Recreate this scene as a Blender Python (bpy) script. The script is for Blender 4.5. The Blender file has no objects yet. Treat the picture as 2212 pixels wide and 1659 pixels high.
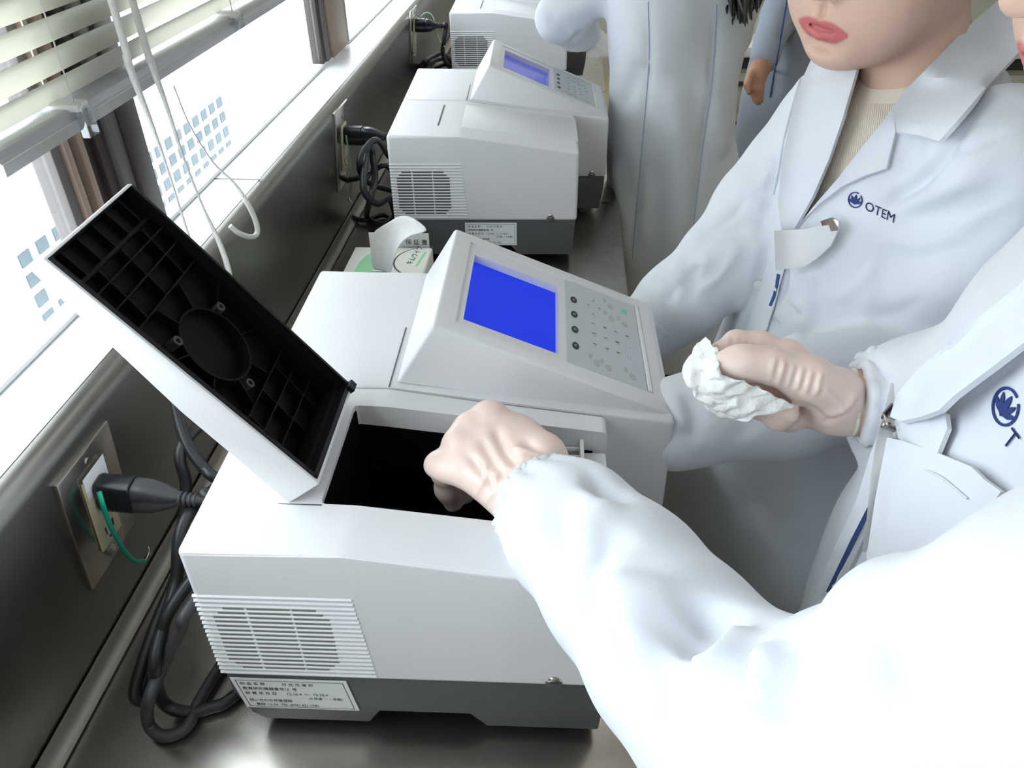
import bpy, bmesh, math, random
import numpy as np
from mathutils import Vector, Matrix, Quaternion
from mathutils.bvhtree import BVHTree

S = bpy.context.scene
COL = S.collection
random.seed(4)
RNG = np.random.default_rng(7)

# ------------------------------------------------------------------ camera
FPX = 1697.67                                  # focal length in pixels of the 2212x1659 frame
CAM = np.array([0.26043, -0.35628, 0.62932])
ROT = np.array([[0.9978431472, -0.0297865578, 0.0584962776],
                [0.0648637773, 0.5843377950, -0.8089141065],
                [-0.0100868190, 0.8109636874, 0.5850095330]])
cd = bpy.data.cameras.new('camera'); co = bpy.data.objects.new('camera', cd); COL.objects.link(co)
cd.sensor_fit = 'HORIZONTAL'; cd.sensor_width = 36.0; cd.lens = 36.0 * FPX / 2212.0
cd.clip_start = 0.02; cd.clip_end = 300
M4 = Matrix([list(ROT[i]) + [CAM[i]] for i in range(3)] + [[0, 0, 0, 1]])
co.matrix_world = M4
S.camera = co

# ------------------------------------------------------------------ sky, lights, exposure
W = bpy.data.worlds.new('World'); S.world = W; W.use_nodes = True
nt = W.node_tree; nt.nodes.clear()
wo = nt.nodes.new('ShaderNodeOutputWorld'); bg = nt.nodes.new('ShaderNodeBackground')
bg.inputs['Color'].default_value = (0.87, 0.935, 1.0, 1); bg.inputs['Strength'].default_value = 11.5
nt.links.new(bg.outputs[0], wo.inputs[0])
S.view_settings.view_transform = 'Standard'; S.view_settings.look = 'None'
S.view_settings.gamma = 1.0; S.view_settings.use_curve_mapping = False
S.view_settings.exposure = -0.80

def area(name, loc, rot, sx, sy, power, color=(1, 1, 1), portal=False):
    l = bpy.data.lights.new(name, 'AREA'); l.shape = 'RECTANGLE'; l.size = sx; l.size_y = sy
    l.energy = power; l.color = color
    if portal:
        try: l.cycles.is_portal = True
        except Exception: pass
    o = bpy.data.objects.new(name, l); COL.objects.link(o); o.location = loc; o.rotation_euler = rot
    return o
FLOOR = -0.80; CEIL = 1.90
# the row of windows: one portal per side of the room, so the sky is sampled through them
area('window_portal', (-0.245, 0.2, 0.80), (0, math.radians(-90), 0), 1.1, 5.0, 1, portal=True)
# unseen ceiling lamps added to brighten the closed room
for i, (lx, ly) in enumerate([(0.9, -0.9), (0.9, 1.5), (2.6, -0.9), (2.6, 1.5), (0.9, 3.6), (2.6, 3.6)]):
    area('added_ceiling_light.%03d' % i, (lx, ly, CEIL - 0.075), (0, 0, 0), 0.28, 1.2, 3.2, (0.96, 0.98, 1.0))

# ------------------------------------------------------------------ helpers: pixels to places
def ray(px, py):
    return ROT @ np.array([(px - 1106) / FPX, -(py - 829.5) / FPX, -1.0])
def at(px, py, ax, val):
    d = ray(px, py); i = 'xyz'.index(ax)
    return CAM + d * ((val - CAM[i]) / d[i])
def P(px, py, d):
    return CAM + ray(px, py) * d
def toplane(px, py, p0, n):
    d = ray(px, py); p0 = np.asarray(p0, float); n = np.asarray(n, float)
    return CAM + d * (np.dot(p0 - CAM, n) / np.dot(d, n))
def proj(p):
    q = (np.asarray(p, float) - CAM) @ ROT
    return np.array([1106 + FPX * q[..., 0] / -q[..., 2], 829.5 - FPX * q[..., 1] / -q[..., 2]])
def nrm(v):
    v = np.asarray(v, float); return v / (np.linalg.norm(v) + 1e-12)

# ------------------------------------------------------------------ helpers: materials
def mat(name, color, rough=0.5, metal=0.0, spec=0.5, var=0.0, vscale=30.0, bump=0.0, bscale=200.0,
        emit=None, estr=0.0, alpha=1.0, trans=0.0, sheen=0.0, sss=0.0, stretch=None, rvar=0.0, coat=0.0):
    m = bpy.data.materials.new(name); m.use_nodes = True
    n = m.node_tree.nodes; l = m.node_tree.links; b = n['Principled BSDF']
    def put(k, v):
        if k in b.inputs: b.inputs[k].default_value = v
    put('Base Color', (*color, 1)); put('Roughness', rough); put('Metallic', metal)
    put('Specular IOR Level', spec); put('Alpha', alpha); put('Transmission Weight', trans)
    put('Sheen Weight', sheen); put('Coat Weight', coat)
    if sss: put('Subsurface Weight', sss); put('Subsurface Radius', (0.012, 0.005, 0.003)); put('Subsurface Scale', 1.0)
    if emit: put('Emission Color', (*emit, 1)); put('Emission Strength', estr)
    tc = n.new('ShaderNodeTexCoord'); src = tc.outputs['Object']
    if stretch:
        mp = n.new('ShaderNodeMapping'); mp.inputs['Scale'].default_value = stretch
        l.new(src, mp.inputs['Vector']); src = mp.outputs['Vector']
    nz = n.new('ShaderNodeTexNoise'); nz.inputs['Scale'].default_value = vscale; nz.inputs['Detail'].default_value = 4
    l.new(src, nz.inputs['Vector'])
    mx = n.new('ShaderNodeMix'); mx.data_type = 'RGBA'
    k = 1 - max(var, 0.015)
    mx.inputs[6].default_value = (*[c * k for c in color], 1)
    mx.inputs[7].default_value = (*[min(1, c * (2 - k)) for c in color], 1)
    l.new(nz.outputs['Fac'], mx.inputs[0]); l.new(mx.outputs[2], b.inputs['Base Color'])
    if rvar:
        mr = n.new('ShaderNodeMapRange'); mr.inputs['To Min'].default_value = max(0.02, rough - rvar); mr.inputs['To Max'].default_value = rough + rvar
        l.new(nz.outputs['Fac'], mr.inputs['Value']); l.new(mr.outputs[0], b.inputs['Roughness'])
    if bump:
        n2 = n.new('ShaderNodeTexNoise'); n2.inputs['Scale'].default_value = bscale; n2.inputs['Detail'].default_value = 3
        l.new(src, n2.inputs['Vector'])
        bp = n.new('ShaderNodeBump'); bp.inputs['Strength'].default_value = bump; bp.inputs['Distance'].default_value = 0.002
        l.new(n2.outputs['Fac'], bp.inputs['Height']); l.new(bp.outputs[0], b.inputs['Normal'])
    return m

def glass_mat(name, tint, gloss=0.06, rough=0.02):
    m = bpy.data.materials.new(name); m.use_nodes = True
    n = m.node_tree.nodes; l = m.node_tree.links; n.clear()
    o = n.new('ShaderNodeOutputMaterial'); t = n.new('ShaderNodeBsdfTransparent'); g = n.new('ShaderNodeBsdfGlossy')
    t.inputs['Color'].default_value = (*tint, 1); g.inputs['Roughness'].default_value = rough
    mx = n.new('ShaderNodeMixShader'); mx.inputs[0].default_value = gloss
    l.new(t.outputs[0], mx.inputs[1]); l.new(g.outputs[0], mx.inputs[2]); l.new(mx.outputs[0], o.inputs['Surface'])
    return m

MT = {}
MT['white'] = mat('white_plastic', (0.70, 0.70, 0.715), 0.42, var=0.03, vscale=8, bump=0.12, bscale=900)
MT['lidwhite'] = mat('white_lid_plastic', (0.76, 0.76, 0.765), 0.4, var=0.02, vscale=8, bump=0.08, bscale=900)
MT['grey'] = mat('dark_grey_plastic', (0.085, 0.086, 0.09), 0.5, var=0.06, vscale=20, bump=0.15, bscale=900)
MT['black'] = mat('black_plastic', (0.006, 0.006, 0.008), 0.45, spec=0.25, var=0.2, vscale=20)
MT['blackrib'] = mat('black_ribbed_plastic', (0.004, 0.004, 0.005), 0.55, spec=0.16, var=0.2, vscale=20)
MT['matteblack'] = mat('matte_black_cavity', (0.003, 0.003, 0.005), 0.9, spec=0.05, var=0.2, vscale=20)
MT['slot'] = mat('vent_shadow_plastic', (0.22, 0.22, 0.215), 0.7, var=0.05)
MT['slotdark'] = mat('dark_vent_plastic', (0.09, 0.09, 0.095), 0.7, var=0.05)
MT['screen'] = mat('blue_display', (0.005, 0.015, 0.25), 0.5, spec=0.15, emit=(0.012, 0.05, 1.0), estr=1.0, var=0.02)
MT['screenglare'] = mat('display_with_glare', (0.02, 0.03, 0.25), 0.15, emit=(0.10, 0.12, 0.62), estr=0.8, var=0.02)  # reflection on the glass is put into this paler glow
MT['pad'] = mat('keypad_membrane', (0.50, 0.545, 0.565), 0.45, var=0.03)
MT['key'] = mat('keypad_key_print', (0.42, 0.43, 0.42), 0.5, var=0.03)
MT['keygreen'] = mat('green_key_print', (0.22, 0.58, 0.45), 0.5, var=0.03)
MT['keydark'] = mat('black_round_key', (0.03, 0.025, 0.03), 0.4, var=0.1)
MT['print'] = mat('dark_print', (0.045, 0.045, 0.05), 0.6, var=0.1)
MT['paper'] = mat('white_label_paper', (0.78, 0.80, 0.80), 0.6, var=0.03)
MT['steel'] = mat('brushed_stainless', (0.45, 0.42, 0.38), 0.27, metal=1.0, var=0.05, vscale=6, rvar=0.04)
MT['steelwall'] = mat('stained_stainless_panel', (0.235, 0.222, 0.205), 0.40, metal=1.0, var=0.22, vscale=5, rvar=0.10, bump=0.03, bscale=15)
MT['sill'] = mat('sky_whitened_steel_sill', (0.80, 0.81, 0.82), 0.34, metal=0.15, var=0.05, vscale=8, rvar=0.05)  # steel sill whitened: its sky glare is put into the colour
MT['cove'] = mat('dull_steel_cove', (0.40, 0.365, 0.32), 0.55, metal=0.8, var=0.1, vscale=10)
MT['screw'] = mat('screw_metal', (0.55, 0.53, 0.5), 0.25, metal=1.0, var=0.1)
MT['frame'] = mat('bronze_window_frame', (0.055, 0.043, 0.038), 0.45, metal=0.3, var=0.12, vscale=15)
MT['framelight'] = mat('tan_window_frame', (0.36, 0.26, 0.20), 0.5, metal=0.2, var=0.08, vscale=15)
MT['framegrey'] = mat('grey_window_strip', (0.17, 0.15, 0.145), 0.5, metal=0.4, var=0.08)
MT['blind'] = mat('cream_blind_slat', (0.80, 0.79, 0.72), 0.4, var=0.03, vscale=12)
def translucent(m, fac):
    n = m.node_tree.nodes; l = m.node_tree.links; b = n['Principled BSDF']; o = n['Material Output']
    t = n.new('ShaderNodeBsdfTranslucent'); t.inputs['Color'].default_value = b.inputs['Base Color'].default_value
    mx = n.new('ShaderNodeMixShader'); mx.inputs[0].default_value = fac
    l.new(b.outputs[0], mx.inputs[1]); l.new(t.outputs[0], mx.inputs[2]); l.new(mx.outputs[0], o.inputs['Surface']); return m
translucent(MT['blind'], 0.42)
MT['rail'] = mat('blind_bottom_rail', (0.50, 0.51, 0.52), 0.35, metal=0.5, var=0.05)
MT['cord'] = mat('white_braided_cord', (0.74, 0.73, 0.69), 0.7, var=0.1, vscale=300, bump=0.6, bscale=500)
MT['clear'] = glass_mat('clear_plastic', (0.80, 0.82, 0.84), 0.22, 0.12)
MT['frost'] = mat('milky_clip_plastic', (0.72, 0.72, 0.70), 0.3, var=0.05)
MT['glass'] = glass_mat('window_glass', (0.96, 0.98, 0.98), 0.05)
MT['wall'] = mat('cream_painted_wall', (0.55, 0.52, 0.46), 0.8, var=0.03, vscale=4, bump=0.1, bscale=80)
MT['ceiling'] = mat('white_ceiling_board', (0.78, 0.78, 0.76), 0.85, var=0.04, vscale=30)
MT['floor'] = mat('tan_vinyl_floor', (0.44, 0.36, 0.21), 0.45, var=0.12, vscale=9, bump=0.05, bscale=60)
MT['cab'] = mat('cream_cabinet_paint', (0.60, 0.58, 0.48), 0.5, var=0.03)
MT['cable'] = mat('black_cable_rubber', (0.018, 0.018, 0.02), 0.38, var=0.15)
MT['plug'] = mat('black_plug_plastic', (0.012, 0.012, 0.016), 0.28, var=0.15)
MT['plugdark'] = mat('charcoal_plug_rubber', (0.05, 0.048, 0.052), 0.45, var=0.1)
MT['cream'] = mat('cream_socket_plastic', (0.60, 0.54, 0.36), 0.5, var=0.05)
MT['green'] = mat('green_wire_insulation', (0.0, 0.36, 0.24), 0.4, var=0.06)
MT['palewire'] = mat('pale_green_wire_insulation', (0.30, 0.45, 0.33), 0.4, var=0.06)
MT['card'] = mat('white_box_card', (0.78, 0.77, 0.70), 0.6, var=0.03)
MT['boxgreen'] = mat('dark_green_box_print', (0.03, 0.13, 0.10), 0.55, var=0.06)
MT['lightgreen'] = mat('light_green_box_print', (0.30, 0.66, 0.33), 0.55, var=0.05)
MT['tissue'] = mat('white_tissue_paper', (0.82, 0.82, 0.80), 0.9, spec=0.2, var=0.05, vscale=120, bump=0.5, bscale=350)
MT['outside'] = mat('pale_building_wall', (0.80, 0.82, 0.82), 0.8, var=0.04, vscale=2)
MT['outwin'] = mat('blue_grey_building_window', (0.085, 0.105, 0.115), 0.7, spec=0.1, var=0.15, vscale=2)
MT['lamp'] = mat('added_lamp_diffuser', (0.9, 0.9, 0.88), 0.5, emit=(0.96, 0.98, 1.0), estr=3.0)  # glowing face of the unseen ceiling lamps added for fill

# ------------------------------------------------------------------ helpers: objects
def link(name, me, m=None, parent=None, smooth=False):
    o = bpy.data.objects.new(name, me); COL.objects.link(o)
    if m is not None:
        for mm in (m if isinstance(m, (list, tuple)) else [m]):
            me.materials.append(mm)
    if parent is not None: o.parent = parent
    if smooth: me.polygons.foreach_set('use_smooth', [True] * len(me.polygons))
    return o
def frombm(name, bm, m=None, parent=None, smooth=False):
    bmesh.ops.recalc_face_normals(bm, faces=bm.faces[:])
    if len(bm.faces) > 5 and bm.calc_volume(signed=True) < 0: bmesh.ops.reverse_faces(bm, faces=bm.faces[:])
    me = bpy.data.meshes.new(name); bm.to_mesh(me); bm.free()
    return link(name, me, m, parent, smooth)
def frompy(name, v, f, m=None, parent=None, smooth=False):
    me = bpy.data.meshes.new(name); me.from_pydata([tuple(map(float, a)) for a in v], [], [tuple(map(int, a)) for a in f]); me.update()
    return link(name, me, m, parent, smooth)
def autosmooth(o, deg=35):
    me = o.data
    me.polygons.foreach_set('use_smooth', [True] * len(me.polygons))
    try: me.set_sharp_from_angle(angle=math.radians(deg))
    except Exception: pass
    return o
def tag(o, label, cat, group=None, kind=None):
    if label: o['label'] = label
    if cat: o['category'] = cat
    if group: o['group'] = group
    if kind: o['kind'] = kind
    return o
def empty(name, loc=(0, 0, 0), rz=0.0):
    o = bpy.data.objects.new(name, None); COL.objects.link(o); o.location = loc; o.rotation_euler = (0, 0, rz)
    o.empty_display_size = 0.05
    return o
def copy_tree(o, parent=None):
    c = o.copy(); COL.objects.link(c); c.parent = parent
    for ch in list(o.children): copy_tree(ch, c)
    return c

def bbox(bm, x0, x1, y0, y1, z0, z1, bev=0.0, seg=2):
    vs = [bm.verts.new((x, y, z)) for x in (x0, x1) for y in (y0, y1) for z in (z0, z1)]
    fs = [(0, 1, 3, 2), (4, 6, 7, 5), (0, 4, 5, 1), (2, 3, 7, 6), (0, 2, 6, 4), (1, 5, 7, 3)]
    faces = [bm.faces.new([vs[i] for i in f]) for f in fs]
    if bev > 0:
        ed = list({e for f in faces for e in f.edges})
        bmesh.ops.bevel(bm, geom=ed, offset=bev, segments=seg, affect='EDGES', profile=0.5)
    return faces
def box(name, x0, x1, y0, y1, z0, z1, m, parent=None, bev=0.0, seg=2):
    bm = bmesh.new(); bbox(bm, x0, x1, y0, y1, z0, z1, bev, seg)
    o = frombm(name, bm, m, parent)
    return autosmooth(o) if bev else o
def bprism(bm, poly, y0, y1, bev=0.0, seg=2, axis='y'):
    # polygon in XZ (axis y), XY (axis z) or YZ (axis x), extruded along the axis
    def mk(a, b, c): return {'y': (a, c, b), 'z': (a, b, c), 'x': (c, a, b)}[axis]
    A = [bm.verts.new(mk(a, b, y0)) for a, b in poly]; B = [bm.verts.new(mk(a, b, y1)) for a, b in poly]
    n = len(poly); fs = [bm.faces.new(A), bm.faces.new(B[::-1])]
    for i in range(n): fs.append(bm.faces.new([A[i], B[i], B[(i + 1) % n], A[(i + 1) % n]]))
    if bev:
        ed = list({e for f in fs for e in f.edges})
        bmesh.ops.bevel(bm, geom=ed, offset=bev, segments=seg, affect='EDGES', profile=0.5, clamp_overlap=True)
    return fs
def prism(name, poly, y0, y1, m, parent=None, bev=0.0, seg=2, axis='y'):
    bm = bmesh.new(); bprism(bm, poly, y0, y1, bev, seg, axis)
    o = frombm(name, bm, m, parent)
    return autosmooth(o)
def catmull(pts, n=8, closed=False):
    pts = [np.asarray(p, float) for p in pts]; out = []
    N = len(pts)
    for i in range(N if closed else N - 1):
        p0 = pts[(i - 1) % N] if (closed or i > 0) else 2 * pts[0] - pts[1]
        p1 = pts[i]; p2 = pts[(i + 1) % N]
        p3 = pts[(i + 2) % N] if (closed or i + 2 < N) else 2 * pts[-1] - pts[-2]
        for k in range(n):
            t = k / n
            out.append(0.5 * ((2 * p1) + (-p0 + p2) * t + (2 * p0 - 5 * p1 + 4 * p2 - p3) * t * t + (-p0 + 3 * p1 - 3 * p2 + p3) * t ** 3))
    if not closed: out.append(pts[-1])
    return np.array(out)
def btube(bm, pts, rad, seg=10, cap=True, smooth=0):
    P_ = catmull(pts, smooth) if smooth else np.array(pts, float)
    n = len(P_)
    r = np.interp(np.linspace(0, 1, n), np.linspace(0, 1, len(rad)), rad) if hasattr(rad, '__len__') else np.full(n, rad)
    T = np.gradient(P_, axis=0); T /= np.linalg.norm(T, axis=1)[:, None] + 1e-12
    u = np.cross(T[0], [0, 0, 1.0]);
    if np.linalg.norm(u) < 0.1: u = np.cross(T[0], [0, 1.0, 0])
    u = nrm(u); rings = []
    for i in range(n):
        u = u - T[i] * np.dot(u, T[i]); u = nrm(u); v = np.cross(T[i], u)
        rings.append([bm.verts.new(P_[i] + r[i] * (math.cos(a) * u + math.sin(a) * v)) for a in np.linspace(0, 2 * math.pi, seg, endpoint=False)])
    for i in range(n - 1):
        for k in range(seg):
            bm.faces.new([rings[i][k], rings[i][(k + 1) % seg], rings[i + 1][(k + 1) % seg], rings[i + 1][k]])
    if cap: bm.faces.new(rings[0][::-1]); bm.faces.new(rings[-1])
def tube(name, pts, rad, m, parent=None, seg=10, smooth=8):
    bm = bmesh.new(); btube(bm, pts, rad, seg, True, smooth)
    return autosmooth(frombm(name, bm, m, parent), 60)
def bcyl(bm, c, axis, r, h, seg=20, bev=0.0, r2=None):
    axis = nrm(axis); u = nrm(np.cross(axis, [0.3, 0.9, 0.2])); v = np.cross(axis, u); c = np.asarray(c, float)
    r2 = r if r2 is None else r2
    prof = [(r - bev, 0), (r, bev), (r2, h - bev), (r2 - bev, h)] if bev else [(r, 0), (r2, h)]
    rings = [[bm.verts.new(c + axis * z + q * (math.cos(a) * u + math.sin(a) * v)) for a in np.linspace(0, 2 * math.pi, seg, endpoint=False)] for q, z in prof]
    for i in range(len(rings) - 1):
        for k in range(seg): bm.faces.new([rings[i][k], rings[i][(k + 1) % seg], rings[i + 1][(k + 1) % seg], rings[i + 1][k]])
    bm.faces.new(rings[0][::-1]); bm.faces.new(rings[-1])
def cyl(name, c, axis, r, h, m, parent=None, seg=20, bev=0.0, r2=None):
    bm = bmesh.new(); bcyl(bm, c, axis, r, h, seg, bev, r2)
    return autosmooth(frombm(name, bm, m, parent))
def baked(o, mods):
    """apply modifiers to a mesh object and return it"""
    dg = bpy.context.evaluated_depsgraph_get(); dg.update()
    me = bpy.data.meshes.new_from_object(o.evaluated_get(dg))
    old = o.data; o.modifiers.clear(); o.data = me
    return o
def boolean(o, cutter, op='DIFFERENCE', solver='EXACT'):
    md = o.modifiers.new('b', 'BOOLEAN'); md.operation = op; md.object = cutter; md.solver = solver
    baked(o, None); bpy.data.objects.remove(cutter, do_unlink=True)
    return o
_fonts = {}
def textmesh(s, size=1.0, extrude=0.0):
    c = bpy.data.curves.new('txt', 'FONT'); c.body = s; c.size = size; c.extrude = extrude; c.resolution_u = 3
    o = bpy.data.objects.new('txt', c); COL.objects.link(o)
    dg = bpy.context.evaluated_depsgraph_get(); dg.update()
    me = bpy.data.meshes.new_from_object(o.evaluated_get(dg))
    bpy.data.objects.remove(o, do_unlink=True)
    return me
def text(name, s, size, mtx, m, parent=None, extrude=0.0001):
    me = textmesh(s, size, extrude); me.transform(mtx)
    return link(name, me, m, parent)
def frame4(o, ex, ey, ez=None):
    ex = Vector(ex).normalized(); ey = Vector(ey); ey = (ey - ex * ey.dot(ex)).normalized(); ez = ex.cross(ey)
    return Matrix(((ex.x, ey.x, ez.x, o[0]), (ex.y, ey.y, ez.y, o[1]), (ex.z, ey.z, ez.z, o[2]), (0, 0, 0, 1)))

#@@SETTING
# ------------------------------------------------------------------ the setting
WX0 = -0.153; LEAN = 0.10; SILLZ = 0.240        # steel splashback: x = WX0 + LEAN*z
WPN = nrm((1.0, 0, -LEAN)); WP0 = np.array([WX0, 0, 0])
def onwall(px, py, off=0.0): return toplane(px, py, WP0 + WPN * off, WPN)
YA, YB = -2.2, 4.8
def struct(o): o['kind'] = 'structure'; return o

struct(box('floor', -0.6, 4.2, YA, 5.2, FLOOR - 0.05, FLOOR, MT['floor']))
struct(box('ceiling', -0.6, 4.2, YA, 5.2, CEIL, CEIL + 0.05, MT['ceiling']))
struct(box('wall_right', 4.2, 4.3, YA, 5.2, FLOOR, CEIL, MT['wall']))
struct(box('wall_far', -0.6, 4.2, 5.2, 5.3, FLOOR, CEIL, MT['wall']))
struct(box('wall_near', -0.6, 4.2, YA - 0.1, YA, FLOOR, CEIL, MT['wall']))
# window wall: below the sill, above the windows, pillar past the last window
bm = bmesh.new()
bbox(bm, -0.232, WX0 - 0.004, YA, 5.2, FLOOR, SILLZ - 0.03)
bbox(bm, -0.232, -0.13, YA, 5.2, 1.42, CEIL)
struct(frombm('wall_left', bm, MT['wall']))
struct(box('wall_column', -0.232, -0.11, 2.70, 3.2, SILLZ + 0.001, 1.42, MT['wall'], bev=0.01))
# stainless splashback with a rounded top running into the sill
bm = bmesh.new()
prof = [(WX0, 0.0)]
xt = WX0 + LEAN * SILLZ
for a in np.linspace(0, 1, 7):
    ang = a * math.pi / 2
    prof.append((xt - 0.018 + 0.018 * math.cos(ang) - 0.0, SILLZ - 0.018 + 0.018 * math.sin(ang)))
prof += [(-0.232, SILLZ), (-0.232, SILLZ - 0.004)]
for a in np.linspace(1, 0, 7):
    ang = a * math.pi / 2
    prof.append((xt - 0.018 + 0.014 * math.cos(ang), SILLZ - 0.018 + 0.014 * math.sin(ang)))
prof.append((WX0 - 0.003, 0.0))
bprism(bm, prof, YA, 5.2)
o = struct(autosmooth(frombm('wall_splashback', bm, MT['steelwall'])))
struct(box('trim_21', -0.232, xt - 0.017, YA, 5.2, SILLZ + 0.0001, SILLZ + 0.0006, MT['sill']))  # pale sheet over the steel, carrying the sky glare
# thin joints where the steel sheets of the sill meet
o = struct(box('trim_1', -0.21, xt - 0.012, 0.628, 0.630, SILLZ + 0.0007, SILLZ + 0.0014, MT['framegrey']))
# the bench with its upturned rear edge
bench = empty('lab_bench', (0.1, 0.5, FLOOR))
tag(bench, 'long stainless steel laboratory bench running under the windows', 'bench')
bench_inv = Matrix.Translation((-0.1, -0.5, -FLOOR))
def bpart(o): o.parent = bench; o.matrix_parent_inverse = bench_inv; return o
bpart(box('worktop', WX0 + 0.001, 0.370, YA, 3.2, -0.035, 0.0, MT['steel'], bev=0.004))
bm = bmesh.new()
up = [(WX0 + 0.002, 0.0005)]
for a in np.linspace(0, 1, 6):
    up.append((WX0 + 0.004 + 0.014 - 0.012 * math.sin(a * math.pi / 2), 0.0005 + 0.014 - 0.013 * math.cos(a * math.pi / 2)))
up += [(WX0 + 0.0034, 0.0145)]
bprism(bm, up, YA, 3.2)
struct(autosmooth(frombm('trim_20', bm, MT['cove'])))
for i, y0 in enumerate(np.arange(YA, 3.1, 0.9)):
    c = bpart(box('cabinet_unit', -0.10, 0.335, y0 + 0.002, y0 + 0.898, FLOOR + 0.08, -0.036, MT['cab'], bev=0.003))
    for k in (0, 1):
        d = box('cabinet_door', 0.3351, 0.353, y0 + 0.01 + 0.445 * k, y0 + 0.445 + 0.445 * k, FLOOR + 0.09, -0.045, MT['cab'], c, bev=0.003)
bpart(box('plinth', -0.08, 0.32, YA, 3.2, FLOOR, FLOOR + 0.079, MT['frame']))

# window frames: posts standing on the sill, rails, panes
def window(n, y0, y1):
    w = empty('window_%d' % n, (-0.25, (y0 + y1) / 2, SILLZ)); w['kind'] = 'structure'
    inv = Matrix.Translation((0.25, -(y0 + y1) / 2, -SILLZ))
    def wp(o): o.parent = w; o.matrix_parent_inverse = inv; return o
    wp(box('bottom_rail', -0.228, -0.206, y0, y1, SILLZ + 0.0007, SILLZ + 0.006, MT['sill'], bev=0.002))
    wp(box('top_rail', -0.228, -0.200, y0, y1, 1.37, 1.42, MT['frame'], bev=0.003))
    wp(box('pane', -0.2185, -0.2155, y0, y1, SILLZ + 0.006, 1.37, MT['glass']))
    return w
posts = [(-1.45, -1.27), (-0.56, -0.38), (0.32, 0.475), (1.205, 1.40), (2.08, 2.26)]
prev = YA
for i, (a, b) in enumerate(posts + [(2.70, 3.2)]):
    window(i + 1, prev, a); prev = b
window(7, 3.2, 5.2)
for i, (a, b) in enumerate(posts):
    w = empty('trim_%d' % (i + 2), (-0.23, (a + b) / 2, SILLZ)); w['kind'] = 'structure'
    inv = Matrix.Translation((0.23, -(a + b) / 2, -SILLZ))
    def wp(o): o.parent = w; o.matrix_parent_inverse = inv; return o
    L_ = b - a
    dark = i != 3
    # stepped sash profiles, from the outer sash to the broad post
    segs = [(0.00, 0.10, -0.231, -0.208, 'framegrey'), (0.10, 0.17, -0.231, -0.204, 'framelight'), (0.17, 0.27, -0.231, -0.214, 'frame'),
            (0.27, 0.34, -0.231, -0.206, 'framelight'), (0.34, 0.50, -0.231, -0.216, 'frame'), (0.50, 0.62, -0.231, -0.210, 'frame'),
            (0.62, 0.76, -0.231, -0.204, 'framegrey'), (0.76, 1.0, -0.231, -0.200, 'frame')]
    if not dark: segs = [(0, 0.10, -0.231, -0.208, 'frame'), (0.10, 0.22, -0.231, -0.204, 'framegrey'), (0.22, 0.26, -0.231, -0.206, 'frame'),
                         (0.26, 0.86, -0.231, -0.200, 'framelight'), (0.86, 1.0, -0.231, -0.203, 'framegrey')]
    for (p, q, x0, x1, mm) in segs:
        wp(box('sash_stile', x0, x1, a + L_ * p + 0.0004, a + L_ * q - 0.0004, SILLZ + 0.0065, 1.37, MT[mm], bev=0.002))

# ------------------------------------------------------------------ outside
bld = empty('office_building', (-9.0, 16, -6)); tag(bld, 'pale building with a grid of square windows outside', 'building')
def opart(o): o.parent = bld; o.matrix_parent_inverse = Matrix.Translation((9.0, -16, 6)); return o
opart(box('wall', -13.0, -9.2, 3.0, 40, -9, -4.3, MT['outside']))
mw = None
for i in range(18):
    for k in range(9):
        y = 11.6 + i * 0.55; z = -8.8 + k * 0.40
        if mw is None:
            bm = bmesh.new(); bbox(bm, -0.02, 0.03, -0.16, 0.16, -0.12, 0.12)
            mw = bpy.data.meshes.new('window'); bm.to_mesh(mw); bm.free(); mw.materials.append(MT['outwin'])
        o = bpy.data.objects.new('window', mw); COL.objects.link(o); o.location = (-9.2, y, z); opart(o)
struct(box('ground', -60, -0.7, -40, 60, -9.2, -9.0, MT['outside']))
# ------------------------------------------------------------------ spectrophotometers
ZB, XB_, DN, DK, WM, YS, HB = 0.221, 0.115, 0.3085, 0.3715, 0.416, 0.196, 0.0758
ZM = 0.2182
SL = (ZM - 0.1856) / (DK - XB_)
def ztop(x): return ZB + (ZM - ZB) * max(x, 0) / XB_ if x < XB_ else ZM - (x - XB_) * SL
CX0, CZ0, CX1, CZ1 = 0.156, 0.2765, 0.366, 0.1885       # console slope
CSL = (CZ0 - CZ1) / (CX1 - CX0)
def cz(x): return CZ0 - (x - CX0) * CSL
CN = nrm((CSL, 0, 1.0)); CU = nrm((1.0, 0, -CSL))       # normal of the console face, direction down it
def onconsole(x, y, h=0.0): return np.array([x, y, cz(x)]) + CN * h
def conmat(x, y, h=0.0):   # text frame on the console: reads for the operator standing in front (+X)
    return frame4(onconsole(x, y, h), (0, 1, 0), -CU)
def cplate(bm, x0, x1, y0, y1, h0, h1, bev=0.0):
    # a slab lying on the console slope between heights h0 and h1
    pts = [onconsole(x, y, h) for x in (x0, x1) for y in (y0, y1) for h in (h0, h1)]
    vs = [bm.verts.new(p) for p in pts]
    fs = [bm.faces.new([vs[i] for i in f]) for f in [(0, 1, 3, 2), (4, 6, 7, 5), (0, 4, 5, 1), (2, 3, 7, 6), (0, 2, 6, 4), (1, 5, 7, 3)]]
    if bev: bmesh.ops.bevel(bm, geom=list({e for f in fs for e in f.edges}), offset=bev, segments=2, affect='EDGES', profile=0.5)
def cpart(name, x0, x1, y0, y1, h0, h1, m, parent, bev=0.0):
    bm = bmesh.new(); cplate(bm, x0, x1, y0, y1, h0, h1, bev); return autosmooth(frombm(name, bm, m, parent))

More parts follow.
